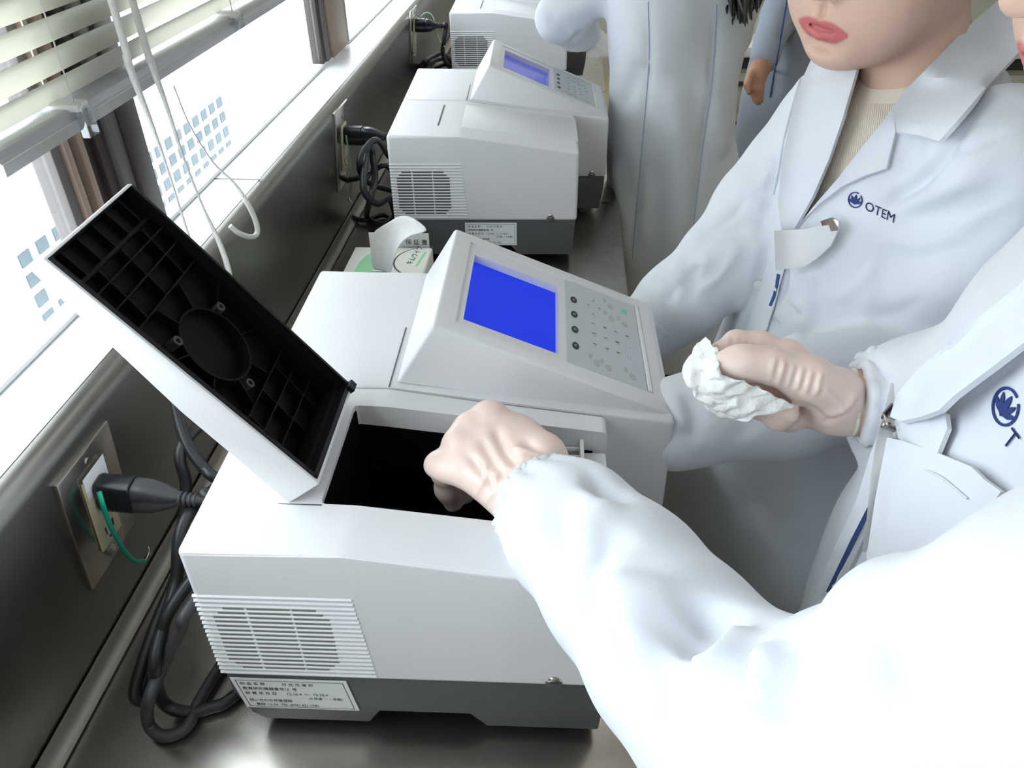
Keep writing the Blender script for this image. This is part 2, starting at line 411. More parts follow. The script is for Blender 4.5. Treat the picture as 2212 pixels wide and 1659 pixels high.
def lid_geometry(root, opened):
    """sample compartment cover in its closed frame: hinge at (0,0,0), u along +X to the front, depth downwards"""
    L_, Y0, Y1, T0, T1 = 0.228, 0.0505, 0.1715, 0.034, 0.0145
    lid = empty('lid')
    lid.parent = root
    # local: x from hinge to tip, z = 0 is the rim plane, body stands on +z
    bm = bmesh.new()
    t = 0.0022
    bprism(bm, [(0, 0), (L_, 0), (L_, T1), (L_ * 0.45, T1 + 0.013), (0, T0)], Y0, Y1, 0.0022, 2)
    shell = frombm('shell', bm, MT['lidwhite'], lid)
    bmc = bmesh.new()
    bprism(bmc, [(t + 0.004, -0.01), (L_ - t, -0.01), (L_ - t, T1 - t), (L_ * 0.45, T1 + 0.013 - t), (t + 0.004, T0 - t)], Y0 + t, Y1 - t)
    cut = frombm('cut', bmc)
    shell = boolean(shell, cut); autosmooth(shell)
    # black moulding inside
    bm = bmesh.new(); q = t + 0.0003
    bprism(bm, [(q + 0.0045, 0.0075), (L_ - q, 0.0075), (L_ - q, T1 - q), (L_ * 0.45, T1 + 0.013 - q), (q + 0.0045, T0 - q)], Y0 + q, Y1 - q)
    inner = frombm('inner_moulding', bm, MT['blackrib'], lid)
    bm = bmesh.new(); d = 0.0012
    # deep pocket in the middle, where the ribs stand
    bprism(bm, [(0.012, -0.02), (L_ - 0.026, -0.02), (L_ - 0.026, T1 - q - 0.001), (L_ * 0.45, T1 + 0.011 - q), (0.012, T0 - q - 0.001)], Y0 + 0.0065, Y1 - 0.0065)
    cut = frombm('cut', bm); boolean(inner, cut)
    bm = bmesh.new(); bprism(bm, [(L_ - 0.0235, -0.02), (L_ - 0.004, -0.02), (L_ - 0.004, T1 - q - 0.001), (L_ - 0.0235, T1 - q - 0.001)], Y0 + 0.004, Y1 - 0.004)
    cut = frombm('cut', bm); boolean(inner, cut)
    # black lip around the rim
    bm = bmesh.new()
    for (x0, x1, y0, y1) in [(0.005, L_ - q, Y0 + q, Y0 + q + 0.0026), (0.005, L_ - q, Y1 - q - 0.0026, Y1 - q), (0.004, 0.008, Y0 + q, Y1 - q)]:
        bbox(bm, x0, x1, y0, y1, -0.0012, 0.012)
    bbox(bm, 0.0, 0.007, Y1 - 0.010, Y1 + 0.0005, -0.004, 0.006, 0.001)
    frombm('black_lip', bm, MT['black'], lid)
    def fl(x): return (T0 - q - 0.0012) + (T1 + 0.011 - q - T0 + q) * min(1, x / (L_ * 0.45)) if x < L_ * 0.45 else T1 + 0.011 - q + (T1 - q - 0.001 - (T1 + 0.011 - q)) * (x - L_ * 0.45) / (L_ - 0.026 - L_ * 0.45)
    def rib(a, b, h=0.0085, w=0.0011):
        a = np.array(a, float); b = np.array(b, float); dd = nrm(b - a); n_ = np.array([-dd[1], dd[0]]) * w / 2
        bm = bmesh.new()
        lo = [a + n_, b + n_, b - n_, a - n_]
        tops = []
        za, zb = fl(a[0]), fl(b[0])
        B = [bm.verts.new((p[0], p[1], z + 0.001)) for p, z in zip(lo, (za, zb, zb, za))]
        T = [bm.verts.new((p[0], p[1], max(0.004, z - h))) for p, z in zip(lo, (za, zb, zb, za))]
        bm.faces.new(T); bm.faces.new(B[::-1])
        for i in range(4): bm.faces.new([B[i], B[(i + 1) % 4], T[(i + 1) % 4], T[i]])
        return frombm('rib', bm, MT['blackrib'], inner)
    yc = (Y0 + Y1) / 2; ya, yb = Y0 + 0.0068, Y1 - 0.0068
    xc, R_ = 0.112, 0.031
    # ring boss in the middle
    bm = bmesh.new(); zc = fl(xc)
    for (ro, ri) in [(R_, R_ - 0.0016)]:
        seg = 40; o_ = []; 
        for (rr, zz) in [(ro, zc + 0.002), (ro, zc - 0.0095), (ri, zc - 0.0095), (ri, zc + 0.002)]:
            o_.append([bm.verts.new((xc + rr * math.cos(a), yc + rr * math.sin(a), zz)) for a in np.linspace(0, 2 * math.pi, seg, endpoint=False)])
        for i in range(3):
            for k in range(seg): bm.faces.new([o_[i][k], o_[i][(k + 1) % seg], o_[i + 1][(k + 1) % seg], o_[i + 1][k]])
    autosmooth(frombm('ring_boss', bm, MT['blackrib'], inner))
    for ang in (70, 190, 310):
        px_, py_ = xc + 0.037 * math.cos(math.radians(ang)), yc + 0.037 * math.sin(math.radians(ang))
        bm = bmesh.new(); zz = fl(px_); seg = 16; o_ = []
        for (rr, z2) in [(0.0038, zz + 0.001), (0.0038, zz - 0.010), (0.0019, zz - 0.010), (0.0019, zz - 0.002)]:
            o_.append([bm.verts.new((px_ + rr * math.cos(a), py_ + rr * math.sin(a), z2)) for a in np.linspace(0, 2 * math.pi, seg, endpoint=False)])
        for i in range(3):
            for k in range(seg): bm.faces.new([o_[i][k], o_[i][(k + 1) % seg], o_[i + 1][(k + 1) % seg], o_[i + 1][k]])
        autosmooth(frombm('screw_boss', bm, MT['plugdark'], inner))
    # straight ribs each side of the ring
    for x in (0.030, 0.048, 0.064): rib((x, ya), (x, yb))
    for x in (0.160, 0.178, 0.192): rib((x, ya), (x, yb))
    for y in (ya + 0.022, yc, yb - 0.022):
        rib((0.013, y), (0.064, y)); rib((0.160, y), (0.201, y))
    for k in range(8):
        a = math.radians(22 + 45 * k); c_, s_ = math.cos(a), math.sin(a)
        e = min(((yb - yc) if s_ > 0 else (yc - ya)) / (abs(s_) + 1e-6), 0.046 / (abs(c_) + 1e-6))
        rib((xc + R_ * c_, yc + R_ * s_), (xc + e * c_, yc + e * s_))
    for y in np.linspace(Y0 + 0.02, Y1 - 0.02, 5): 
        bm = bmesh.new(); bbox(bm, L_ - 0.0235, L_ - 0.004, y - 0.0005, y + 0.0005, 0.005, T1 - q - 0.0005); frombm('rib', bm, MT['blackrib'], inner)
    if opened:
        th = math.radians(180 - 52.2)
        c_, s_ = math.cos(th), math.sin(th)
        # rim plane faces the operator: closed +z (up) turns towards the window
        lid.matrix_local = Matrix(((c_, 0, -s_, 0.0915), (0, 1, 0, 0), (s_, 0, c_, 0.2385), (0, 0, 0, 1)))
    return lid

def closed_lid(root):
    # when shut the cover lies flush in the sloping top
    bm = bmesh.new()
    x0, x1 = XB_ + 0.0006, DN + 0.0005
    bprism(bm, [(x0, ztop(x0) - 0.012), (x0, ztop(x0) + 0.0004), (x1, ztop(x1) + 0.0004), (x1, ztop(x1) - 0.030), (x1 - 0.003, ztop(x1) - 0.030), (x1 - 0.004, ztop(x1) - 0.012)], 0.0507, 0.1713, 0.0009, 2)
    return autosmooth(frombm('lid', bm, MT['white'], root))

_grille = {}
def build_machine(opened, screen, slotmat):
    root = empty('spectrophotometer')
    # near housing with the sample compartment
    bm = bmesh.new()
    bprism(bm, [(0, HB), (DN, HB), (DN, ztop(DN)), (XB_, ZM), (0, ZB)], 0, YS, 0.0045, 3)
    h = frombm('sample_housing', bm, MT['white'], root)
    if opened:
        bm = bmesh.new(); bbox(bm, 0.089, DN - 0.012, 0.051, 0.171, 0.085, 0.3, 0.004, 2)
        boolean(h, frombm('cut', bm))
        # the front wall is low where the cover's skirt closes
        bm = bmesh.new(); bbox(bm, DN - 0.03, DN + 0.05, 0.051, 0.171, 0.168, 0.3, 0.0)
        boolean(h, frombm('cut', bm))
        # black lining
        bm = bmesh.new()
        X0, X1, Y0, Y1, Z0, Z1 = 0.0892, DN - 0.0122, 0.0512, 0.1708, 0.0855, 0.197
        zf = 0.1665
        bbox(bm, X0, X1, Y0, Y1, Z0, Z0 + 0.002)
        bbox(bm, X0, X0 + 0.0015, Y0, Y1, Z0, 0.214)
        bprism(bm, [(X0, Z0), (X1, Z0), (X1, ztop(X1) - 0.022), (XB_, ztop(XB_) - 0.022), (X0, ZB - 0.022)], Y1 - 0.0015, Y1)
        bprism(bm, [(X0, Z0), (X1, Z0), (X1, zf), (XB_ + 0.03, ztop(X0) - 0.004), (X0, ZB - 0.003)], Y0, Y0 + 0.0015)
        bbox(bm, X1 - 0.0015, X1, Y0, Y1, Z0, zf - 0.002)
        frombm('compartment_lining', bm, MT['matteblack'], root)
        # cell holder block at the bottom
        ch = box('cell_holder', 0.150, 0.255, 0.085, 0.145, 0.0876, 0.125, MT['matteblack'], root, bev=0.002)
        # clear slide gate at the front of the compartment
        sg = empty('slide_gate'); sg.parent = root
        box('upright', 0.2845, 0.2880, 0.096, 0.1690, 0.140, 0.1880, MT['frost'], sg, bev=0.0008)
        box('top_strip', 0.262, 0.2844, 0.1560, 0.1582, 0.160, 0.1790, MT['frost'], sg, bev=0.0005)
        box('clear_plate', 0.262, 0.2844, 0.0960, 0.1690, 0.1744, 0.1756, MT['clear'], sg)
        box('rear_strip', 0.262, 0.2844, 0.1668, 0.1690, 0.170, 0.1790, MT['frost'], sg, bev=0.0005)
        box('front_sill', DN - 0.0205, DN - 0.0005, 0.0512, 0.1662, 0.1682, 0.1752, MT['white'], root, bev=0.002)
        lid_geometry(root, True)
    else:
        closed_lid(root)
    # instrument housing
    bm = bmesh.new()
    bprism(bm, [(0, HB), (DK, HB), (DK, ztop(DK)), (XB_, ZM), (0, ZB)], YS + 0.0025, WM, 0.0045, 3)
    b = autosmooth(frombm('instrument_housing', bm, MT['white'], root))
    # recessed seam between the two housings
    bm = bmesh.new(); bprism(bm, [(0.003, HB), (DN - 0.003, HB), (DN - 0.003, ztop(DN) - 0.003), (XB_, ZM - 0.003), (0.003, ZB - 0.003)], YS - 0.001, YS + 0.0035)
    frombm('seam', bm, MT['slot'], root)
    if not opened:
        pass
    # slit behind the console
    box('top_slit', 0.1140, 0.1150, 0.1995, 0.300, ZM - 0.002, ZM + 0.0006, MT['slotdark'], root)
    # hinge slit on the sample housing
    if opened: box('hinge_slit', 0.058, 0.090, 0.0490, 0.0497, ZB - 0.003, ztop(.058) + 0.0001, MT['slotdark'], root)
    else: box('hinge_slit', 0.0765, 0.0790, 0.055, 0.168, ZB - 0.004, ztop(.0765) + 0.0004, MT['slotdark'], root)
    # console: wedge with display and keypad
    con = empty('console'); con.parent = root
    bm = bmesh.new()
    Ya, Yb = 0.2105, 0.408
    base = [(0.119, ZB - 0.004), (CX0, CZ0), (CX1 + 0.0015, cz(CX1 + 0.0015)), (CX1 + 0.0035, ztop(DK) - 0.004)]
    # slightly wider at the foot
    A = [bm.verts.new((x, Ya - (0.004 if i in (0, 3) else 0), z)) for i, (x, z) in enumerate(base)]
    B = [bm.verts.new((x, Yb + (0.003 if i in (0, 3) else 0), z)) for i, (x, z) in enumerate(base)]
    fs = [bm.faces.new(A), bm.faces.new(B[::-1])] + [bm.faces.new([A[i], B[i], B[(i + 1) % 4], A[(i + 1) % 4]]) for i in range(4)]
    bmesh.ops.bevel(bm, geom=list({e for f in fs for e in f.edges}), offset=0.0035, segments=3, affect='EDGES', profile=0.5)
    shell = frombm('console_shell', bm, MT['white'], con)
    # outer recess round display, the display well and the keypad tray
    def cut(x0, x1, y0, y1, depth, bev):
        bm = bmesh.new(); cplate(bm, x0, x1, y0, y1, -depth, 0.02, bev); boolean(shell, frombm('cut', bm), solver='FAST')
    cut(0.1735, 0.3545, 0.2300, 0.3900, 0.0016, 0.0)
    cut(0.1800, 0.2665, 0.2405, 0.3680, 0.0105, 0.0)
    autosmooth(shell)
    # display
    dsp = cpart('display', 0.1803, 0.2662, 0.2408, 0.3677, -0.0104, -0.0092, screen, con)
    # keypad
    kp = cpart('keypad', 0.2735, 0.3490, 0.2315, 0.3885, -0.0016, -0.0008, MT['pad'], con)
    cpart('front_strip', 0.3503, 0.3540, 0.2330, 0.3890, -0.0016, 0.0006, MT['lidwhite'], con, 0.0005)
    def disc(name, x, y, rx, ry, m, h=0.0002, parent=kp):
        bm = bmesh.new(); seg = 18; lo = []; hi = []
        for a in np.linspace(0, 2 * math.pi, seg, endpoint=False):
            q = onconsole(x, y, -0.0009) + CU * rx * math.cos(a) + np.array([0, 1, 0]) * ry * math.sin(a)
            lo.append(bm.verts.new(q)); hi.append(bm.verts.new(q + CN * (0.0002 + h)))
        bm.faces.new(hi)
        for k in range(seg): bm.faces.new([lo[k], lo[(k + 1) % seg], hi[(k + 1) % seg], hi[k]])
        return frombm(name, bm, m, parent)
    for i, y in enumerate((0.351, 0.322, 0.293, 0.264)):
        disc('function_key', 0.282, y, 0.0036, 0.0058, MT['keydark'], 0.0006)
        text('key_caption', 'F%d' % (i + 1), 0.0042, conmat(0.2832, y - 0.0025, 0.0002), MT['key'], kp)
    for (x, y) in [(0.322, 0.368), (0.3215, 0.342), (0.3355, 0.341), (0.302, 0.248), (0.313, 0.247), (0.3365, 0.247)]:
        disc('oval_key', x, y, 0.0034, 0.0052, MT['key'])
        text('key_caption', 'ON' if False else '■■', 0.0045, conmat(x - 0.0045, y + (0.0035 if y < 0.3 else 0.004), -0.0006), MT['key'], kp)
    disc('start_key', 0.337, 0.368, 0.0036, 0.0056, MT['keygreen'])
    nums = [['1', '2', '3'], ['4', '5', '6'], ['7', '8', '9'], ['0', '.', '-']]
    for i, x in enumerate((0.301, 0.313, 0.3245, 0.336)):
        for k, y in enumerate((0.318, 0.299, 0.280)):
            disc('number_key', x, y, 0.0026, 0.0042, MT['pad'], 0.0003)
            text('key_number', nums[i][k], 0.0052, conmat(x + 0.0018, y - 0.0016, -0.0003), MT['print'], kp)
    for (x, y, s) in [(0.303, 0.366, '▸'), (0.297, 0.353, '▴'), (0.309, 0.354, '▾'), (0.302, 0.338, '◂')]:
        disc('arrow_key', x, y, 0.0024, 0.0040, MT['pad'], 0.0003)
        text('arrow_print', s, 0.0062, conmat(x + 0.0020, y - 0.0016, -0.0003), MT['print'], kp)
    # base
    bm = bmesh.new()
    bprism(bm, [(0.0015, HB), (DN - 0.002, HB), (DN - 0.006, 0.0116), (0.209, 0.0116), (0.197, 0.031), (0.120, 0.031), (0.111, 0.0116), (0.022, 0.0116), (0.012, 0.020), (0.002, 0.052)], 0.003, YS + 0.004, 0.0015, 2)
    bprism(bm, [(0.0015, HB), (DK - 0.002, HB), (DK - 0.003, 0.052), (DK - 0.010, 0.0116), (0.022, 0.0116), (0.012, 0.020), (0.002, 0.052)], YS + 0.0045, WM - 0.003, 0.0015, 2)
    autosmooth(frombm('base', bm, MT['grey'], root))
    for (x, y) in [(0.05, 0.05), (0.27, 0.05), (0.05, 0.37), (0.33, 0.37)]:
        cyl('foot', (x, y, 0.0), (0, 0, 1), 0.012, 0.013, MT['black'], root, 14)
    # vent grille on the near side
    gr = empty('vent_grille'); gr.parent = root
    x_l = {}
    nz_ = 19; z_top, z_bot = 0.1735, 0.0815
    for i in range(nz_):
        z = z_top + (z_bot - z_top) * i / (nz_ - 1)
        x1 = 0.117 + 0.008 * i / (nz_ - 1)
        key = ('rib', i)
        if key not in _grille:
            bm = bmesh.new(); vs = []
            prof_ = [(0.0004, -0.0019), (-0.0011, -0.0004), (-0.0011, 0.0004), (0.0004, 0.0019)]
            A = [bm.verts.new((0.0002, a, b_)) for a, b_ in prof_]; B = [bm.verts.new((x1, a, b_)) for a, b_ in prof_]
            bm.faces.new(A[::-1]); bm.faces.new(B)
            for k in range(4): bm.faces.new([A[k], A[(k + 1) % 4], B[(k + 1) % 4], B[k]])
            bmesh.ops.recalc_face_normals(bm, faces=bm.faces[:])
            me = bpy.data.meshes.new('rib'); bm.to_mesh(me); bm.free(); me.materials.append(MT['white']); _grille[key] = me
        o = bpy.data.objects.new('rib', _grille[key]); COL.objects.link(o); o.parent = gr; o.location = (0, 0, z)
    step = (z_top - z_bot) / (nz_ - 1)
    for r_ in range(15):
        z = 0.1605 - step * r_ ; z = z_top - step * (2.5 + r_)
        inset = {0: 0.009, 1: 0.0045, 13: 0.0045, 14: 0.009}.get(r_, 0)
        for c_ in range(3):
            x0 = [0.0105 + inset, 0.0375, 0.0710][c_]; x1 = [0.0350, 0.0690, 0.0975 - inset][c_]
            key = ('slot', round(x1 - x0, 5), slotmat.name)
            if key not in _grille:
                bm = bmesh.new(); bbox(bm, 0, x1 - x0, -0.00035, 0.002, -0.00115, 0.00115)
                me = bpy.data.meshes.new('slot'); bm.to_mesh(me); bm.free(); me.materials.append(slotmat); _grille[key] = me
            o = bpy.data.objects.new('slot', _grille[key]); COL.objects.link(o); o.parent = gr; o.location = (x0, 0, z)
    # screws on the lower edge
    for (x, y) in [(0.264, 0.0), (0.345, YS + 0.0025)]:
        sc = empty('screw'); sc.parent = root
        bm = bmesh.new(); bmesh.ops.create_uvsphere(bm, u_segments=16, v_segments=8, radius=0.0048)
        for v in bm.verts: v.co.y *= 0.45
        bmesh.ops.translate(bm, verts=bm.verts[:], vec=(x, y - 0.0005, HB + 0.0085))
        s_ = frombm('screw_head', bm, MT['screw'], sc, True)
        box('slot_cut', x - 0.0035, x + 0.0035, y - 0.0031, y - 0.0024, HB + 0.0080, HB + 0.0090, MT['print'], sc)
        box('tab', x - 0.0065, x + 0.0065, y - 0.0012, y + 0.001, HB - 0.0005, HB + 0.0065, MT['grey'], sc, bev=0.0006)
    return root

def rating_label(root, x0, x1, z0, z1, skew, rows):
    lab = empty('asset_label'); lab.parent = root
    def pt(u, v): # u 0..1 left-right, v 0..1 bottom-top
        return np.array([x0 + (x1 - x0) * u + skew * (1 - v), 0.0026, z0 + (z1 - z0) * v])
    bm = bmesh.new()
    q = [pt(0, 0), pt(1, 0), pt(1, 1), pt(0, 1)]
    F = [bm.verts.new(p - np.array([0, 0.0008, 0])) for p in q]; B = [bm.verts.new(p) for p in q]
    bm.faces.new(F); bm.faces.new(B[::-1])
    for i in range(4): bm.faces.new([F[i], B[i], B[(i + 1) % 4], F[(i + 1) % 4]])
    frombm('label_card', bm, MT['paper'], lab)
    bm = bmesh.new()
    for (u0, u1, v0, v1) in [(0.035, 0.965, 0.05, 0.062), (0.035, 0.965, 0.935, 0.947), (0.035, 0.041, 0.05, 0.947), (0.959, 0.965, 0.05, 0.947)]:
        q = [pt(u0, v0), pt(u1, v0), pt(u1, v1), pt(u0, v1)]
        bm.faces.new([bm.verts.new(p - np.array([0, 0.0010, 0])) for p in q])
    frombm('label_border', bm, MT['print'], lab)
    for (u, v, s, sz) in rows:
        p = pt(u, v); p[1] -= 0.00105
        text('label_print', s, sz, frame4(p, (1, 0, 0), (-skew, 0, (z1 - z0))), MT['print'], lab, 0.00003)

ROWS1 = [(0.06, 0.80, '物 品 名 称', 0.0043), (0.42, 0.80, '分 光 光 度 計', 0.0043), (0.06, 0.64, '教育研究機器番号', 0.0043), (0.42, 0.64, '12  号', 0.0043),
         (0.06, 0.48, '設 置 年 月 日', 0.0043), (0.42, 0.48, '12.10.4  ～  12.10.4', 0.0043), (0.60, 0.35, '(4 年度 － 1 年間)', 0.0036),
         (0.06, 0.24, '問い合わせ先管理部', 0.0040), (0.10, 0.10, '電話 12-34  TEL (076) 421-1081', 0.0040)]
m1 = build_machine(True, MT['screen'], MT['slot'])
tag(m1, 'white spectrophotometer in the foreground with its lid standing open', 'instrument', 'spectrophotometers on the bench')
rating_label(m1, 0.0040, 0.0985, 0.0300, 0.0705, 0.006, ROWS1)
m1.location = (0, 0, 0); m1.rotation_euler = (0, 0, 0.022)
m2 = build_machine(False, MT['screenglare'], MT['slotdark'])
m3 = copy_tree(m2)
tag(m2, 'white spectrophotometer with closed lid, second from the front, tissue box before it', 'instrument', 'spectrophotometers on the bench')
rating_label(m2, 0.119, 0.207, 0.030, 0.0715, 0.0, [(u, v, s, sz * 1.0) for (u, v, s, sz) in ROWS1])
m2.location = (-0.0245, 0.8712, 0); m2.rotation_euler = (0, 0, 0.0417)
tag(m3, 'white spectrophotometer farthest along the bench, partly behind a raised sleeve', 'instrument', 'spectrophotometers on the bench')
m3.location = (-0.0502, 1.8427, 0); m3.rotation_euler = (0, 0, 0.03)
#@@END2
# ------------------------------------------------------------------ blinds
def blind(n, ya, yb, zrail, label, cords=False, nsl=16, far=False):
    BX = -0.172
    root = empty('venetian_blind', (BX, (ya + yb) / 2, zrail)); tag(root, label, 'blind', 'blinds along the windows')
    inv = Matrix.Translation((-BX, -(ya + yb) / 2, -zrail))
    def bp(o): o.parent = root; o.matrix_parent_inverse = inv; return o
    # bottom rail: a channel with a flat light face and a darker upper groove
    r = bp(prism('bottom_rail', [(BX - 0.013, zrail), (BX + 0.013, zrail), (BX + 0.0135, zrail + 0.010), (BX + 0.010, zrail + 0.0115), (BX + 0.0105, zrail + 0.018), (BX + 0.006, zrail + 0.0195), (BX - 0.013, zrail + 0.0195)], ya, yb, MT['rail'], bev=0.0008))
    # slats: curved strips, hanging nearly closed
    pitch = 0.0215
    bm = bmesh.new(); w = 0.0262; th = 0.0004; nn = 7
    tilt = math.radians(60)
    sec = []
    for k in range(nn):
        t = (k / (nn - 1) - 0.5); sec.append((t * w, 0.0030 * (1 - 4 * t * t)))
    sec = sec + [(a, b - 0.0007) for a, b in sec[::-1]]
    sec = [(a * math.cos(tilt) - b * math.sin(tilt), a * math.sin(tilt) + b * math.cos(tilt)) for a, b in sec]
    bprism(bm, sec, -(yb - ya) / 2, (yb - ya) / 2)
    bmesh.ops.recalc_face_normals(bm, faces=bm.faces[:])
    me = bpy.data.meshes.new('slat'); bm.to_mesh(me); bm.free(); me.materials.append(MT['blind'])
    me.polygons.foreach_set('use_smooth', [True] * len(me.polygons))
    try: me.set_sharp_from_angle(angle=math.radians(50))
    except Exception: pass
    top = 1.36
    z = zrail + 0.034; k = 0
    while z < top:
        o = bpy.data.objects.new('slat', me); COL.objects.link(o); o.location = (BX, (ya + yb) / 2, z)
        o.rotation_euler = (math.radians(RNG.uniform(-.25, .25)), math.radians(RNG.uniform(-3, 3)), 0); bp(o)
        z += pitch; k += 1
    bp(box('head_rail', BX - 0.02, BX + 0.02, ya, yb, top + 0.01, top + 0.045, MT['rail'], bev=0.002))
    # ladder strings
    for y in np.linspace(ya + 0.115, yb - 0.115, 3 if yb - ya > 0.7 else 2):
        for dx in (-0.0105, 0.011):
            bp(tube('ladder_string', [(BX + dx, y, zrail + 0.019), (BX + dx * 1.05, y, (zrail + top) / 2), (BX + dx, y, top + 0.01)], 0.0007, MT['cord'], seg=5, smooth=0))
        c = bp(box('rail_clip', BX - 0.016, BX + 0.019, y - 0.009, y + 0.009, zrail + 0.0165, zrail + 0.0235, MT['frost'], bev=0.002))
        box('clip_tongue', BX + 0.013, BX + 0.021, y - 0.007, y + 0.009, zrail - 0.006, zrail + 0.020, MT['clear'], c, bev=0.001)
        tube('clip_hook', [(BX + 0.017, y - 0.006, zrail + 0.018), (BX + 0.0195, y - 0.0075, zrail + 0.019), (BX + 0.020, y - 0.004, zrail + 0.0215), (BX + 0.017, y - 0.001, zrail + 0.0215)], 0.0010, MT['frost'], c, 6, 5)
    return root
b1 = blind(1, 0.19, 1.19, 0.412, 'cream venetian blind pulled half down beside the open lid')
blind(2, -0.80, 0.15, 0.80, 'cream venetian blind nearest the camera, left of the open lid')
blind(3, 1.23, 2.20, 0.62, 'cream venetian blind farthest along the windows, pulled higher up')
blind(4, -1.85, -0.84, 0.80, 'cream venetian blind behind the camera')

# pull cords: braided, hanging in front of the blind, one ending in a loop over the sill
def cordpt(px, py, x): return at(px, py, 'x', x)
def pull_cord(pts, rads, label):
    pp = [at(a, b, 'x', x) for a, b, x in pts]
    top = pp[0] + (pp[0] - pp[1]) * 0.2; 
    head = np.array([-0.14, pp[0][1] - 0.01, 1.36])
    bm = bmesh.new(); btube(bm, [head, (head + pp[0]) / 2] + pp, [rads[0]] * 2 + rads, 10, True, 10)
    o = autosmooth(frombm('pull_cord', bm, MT['cord']), 60)
    tag(o, label, 'cord', 'pull cords of the blind')
    return o
pull_cord([(242, 5, -0.125), (275, 130, -0.128), (320, 250, -0.132), (360, 360, -0.138), (395, 470, -0.142), (420, 545, -0.145), (440, 610, -0.15)],
          [0.0034, 0.0034, 0.0026, 0.0014, 0.0012, 0.0012, 0.0012], 'white pull cord on the left, passing behind the open lid')
pull_cord([(287, 5, -0.122), (325, 130, -0.125), (360, 230, -0.128), (400, 350, -0.132), (440, 450, -0.128), (470, 515, -0.120), (490, 570, -0.114), (500, 620, -0.11)],
          [0.0034, 0.0034, 0.0022, 0.0014, 0.0013, 0.0028, 0.0032, 0.0032], 'white pull cord on the right with a braided end below the sill')
lp = [(375, 185, -0.165), (410, 270, -0.165), (460, 350, -0.155), (505, 395, -0.135), (535, 440, -0.118), (553, 480, -0.112), (555, 505, -0.112), (540, 512, -0.113), (515, 503, -0.118), (497, 488, -0.124)]
pp = [at(a, b, 'x', x) for a, b, x in lp]
bm = bmesh.new(); btube(bm, pp, [0.0009, 0.0009, 0.0010, 0.0020, 0.0031, 0.0032, 0.0032, 0.0032, 0.0032, 0.0030], 10, True, 10)
tag(autosmooth(frombm('pull_cord', bm, MT['cord']), 60), 'white braided cord loop hanging over the edge of the sill', 'cord', 'pull cords of the blind')

# ------------------------------------------------------------------ outlets, plugs, ground wires
def wallpt(y, z, off=0.0): return np.array([WX0 + LEAN * z, y, z]) + WPN * off
WUP = nrm((LEAN, 0, 1.0))
def wbox(bm, y0, y1, z0, z1, o0, o1, bev=0.0):
    vs = [bm.verts.new(wallpt(y, z, o)) for y in (y0, y1) for z in (z0, z1) for o in (o0, o1)]
    fs = [bm.faces.new([vs[i] for i in f]) for f in [(0, 1, 3, 2), (4, 6, 7, 5), (0, 4, 5, 1), (2, 3, 7, 6), (0, 2, 6, 4), (1, 5, 7, 3)]]
    if bev: bmesh.ops.bevel(bm, geom=list({e for f in fs for e in f.edges}), offset=bev, segments=2, affect='EDGES', profile=0.5)
def wpart(name, y0, y1, z0, z1, o0, o1, m, parent, bev=0.0):
    bm = bmesh.new(); wbox(bm, y0, y1, z0, z1, o0, o1, bev); return autosmooth(frombm(name, bm, m, parent))
def outlet(y0, y1, z0, z1, label, sticker=True):
    root = empty('wall_outlet'); tag(root, label, 'outlet', 'steel wall outlets')
    wpart('cover_plate', y0, y1, z0, z1, 0.0002, 0.006, MT['steel'], root, 0.0015)
    yc = (y0 + y1) / 2; zc = (z0 + z1) / 2
    sk = wpart('socket', yc - 0.017, yc + 0.017, zc - 0.040, zc + 0.040, 0.0061, 0.0085, MT['cream'], root, 0.0012)
    if sticker: wpart('sticker', yc - 0.016, yc + 0.018, zc + 0.022, zc + 0.045, 0.0086, 0.0090, MT['paper'], root)
    for dz in (-0.024, 0.016):
        for dy in (-0.006, 0.006):
            wpart('blade_slot', yc + dy - 0.001, yc + dy + 0.001, zc + dz - 0.004, zc + dz + 0.004, 0.0085, 0.0088, MT['print'], sk)
        wpart('earth_slot', yc - 0.0035, yc + 0.0035, zc + dz - 0.011, zc + dz - 0.008, 0.0085, 0.0088, MT['print'], sk)
    for dz in (-0.052, 0.052):
        cyl('plate_screw', wallpt(yc, zc + dz, 0.0055), WPN, 0.0035, 0.0016, MT['screw'], root, 12, 0.0004)
    return root, yc, zc
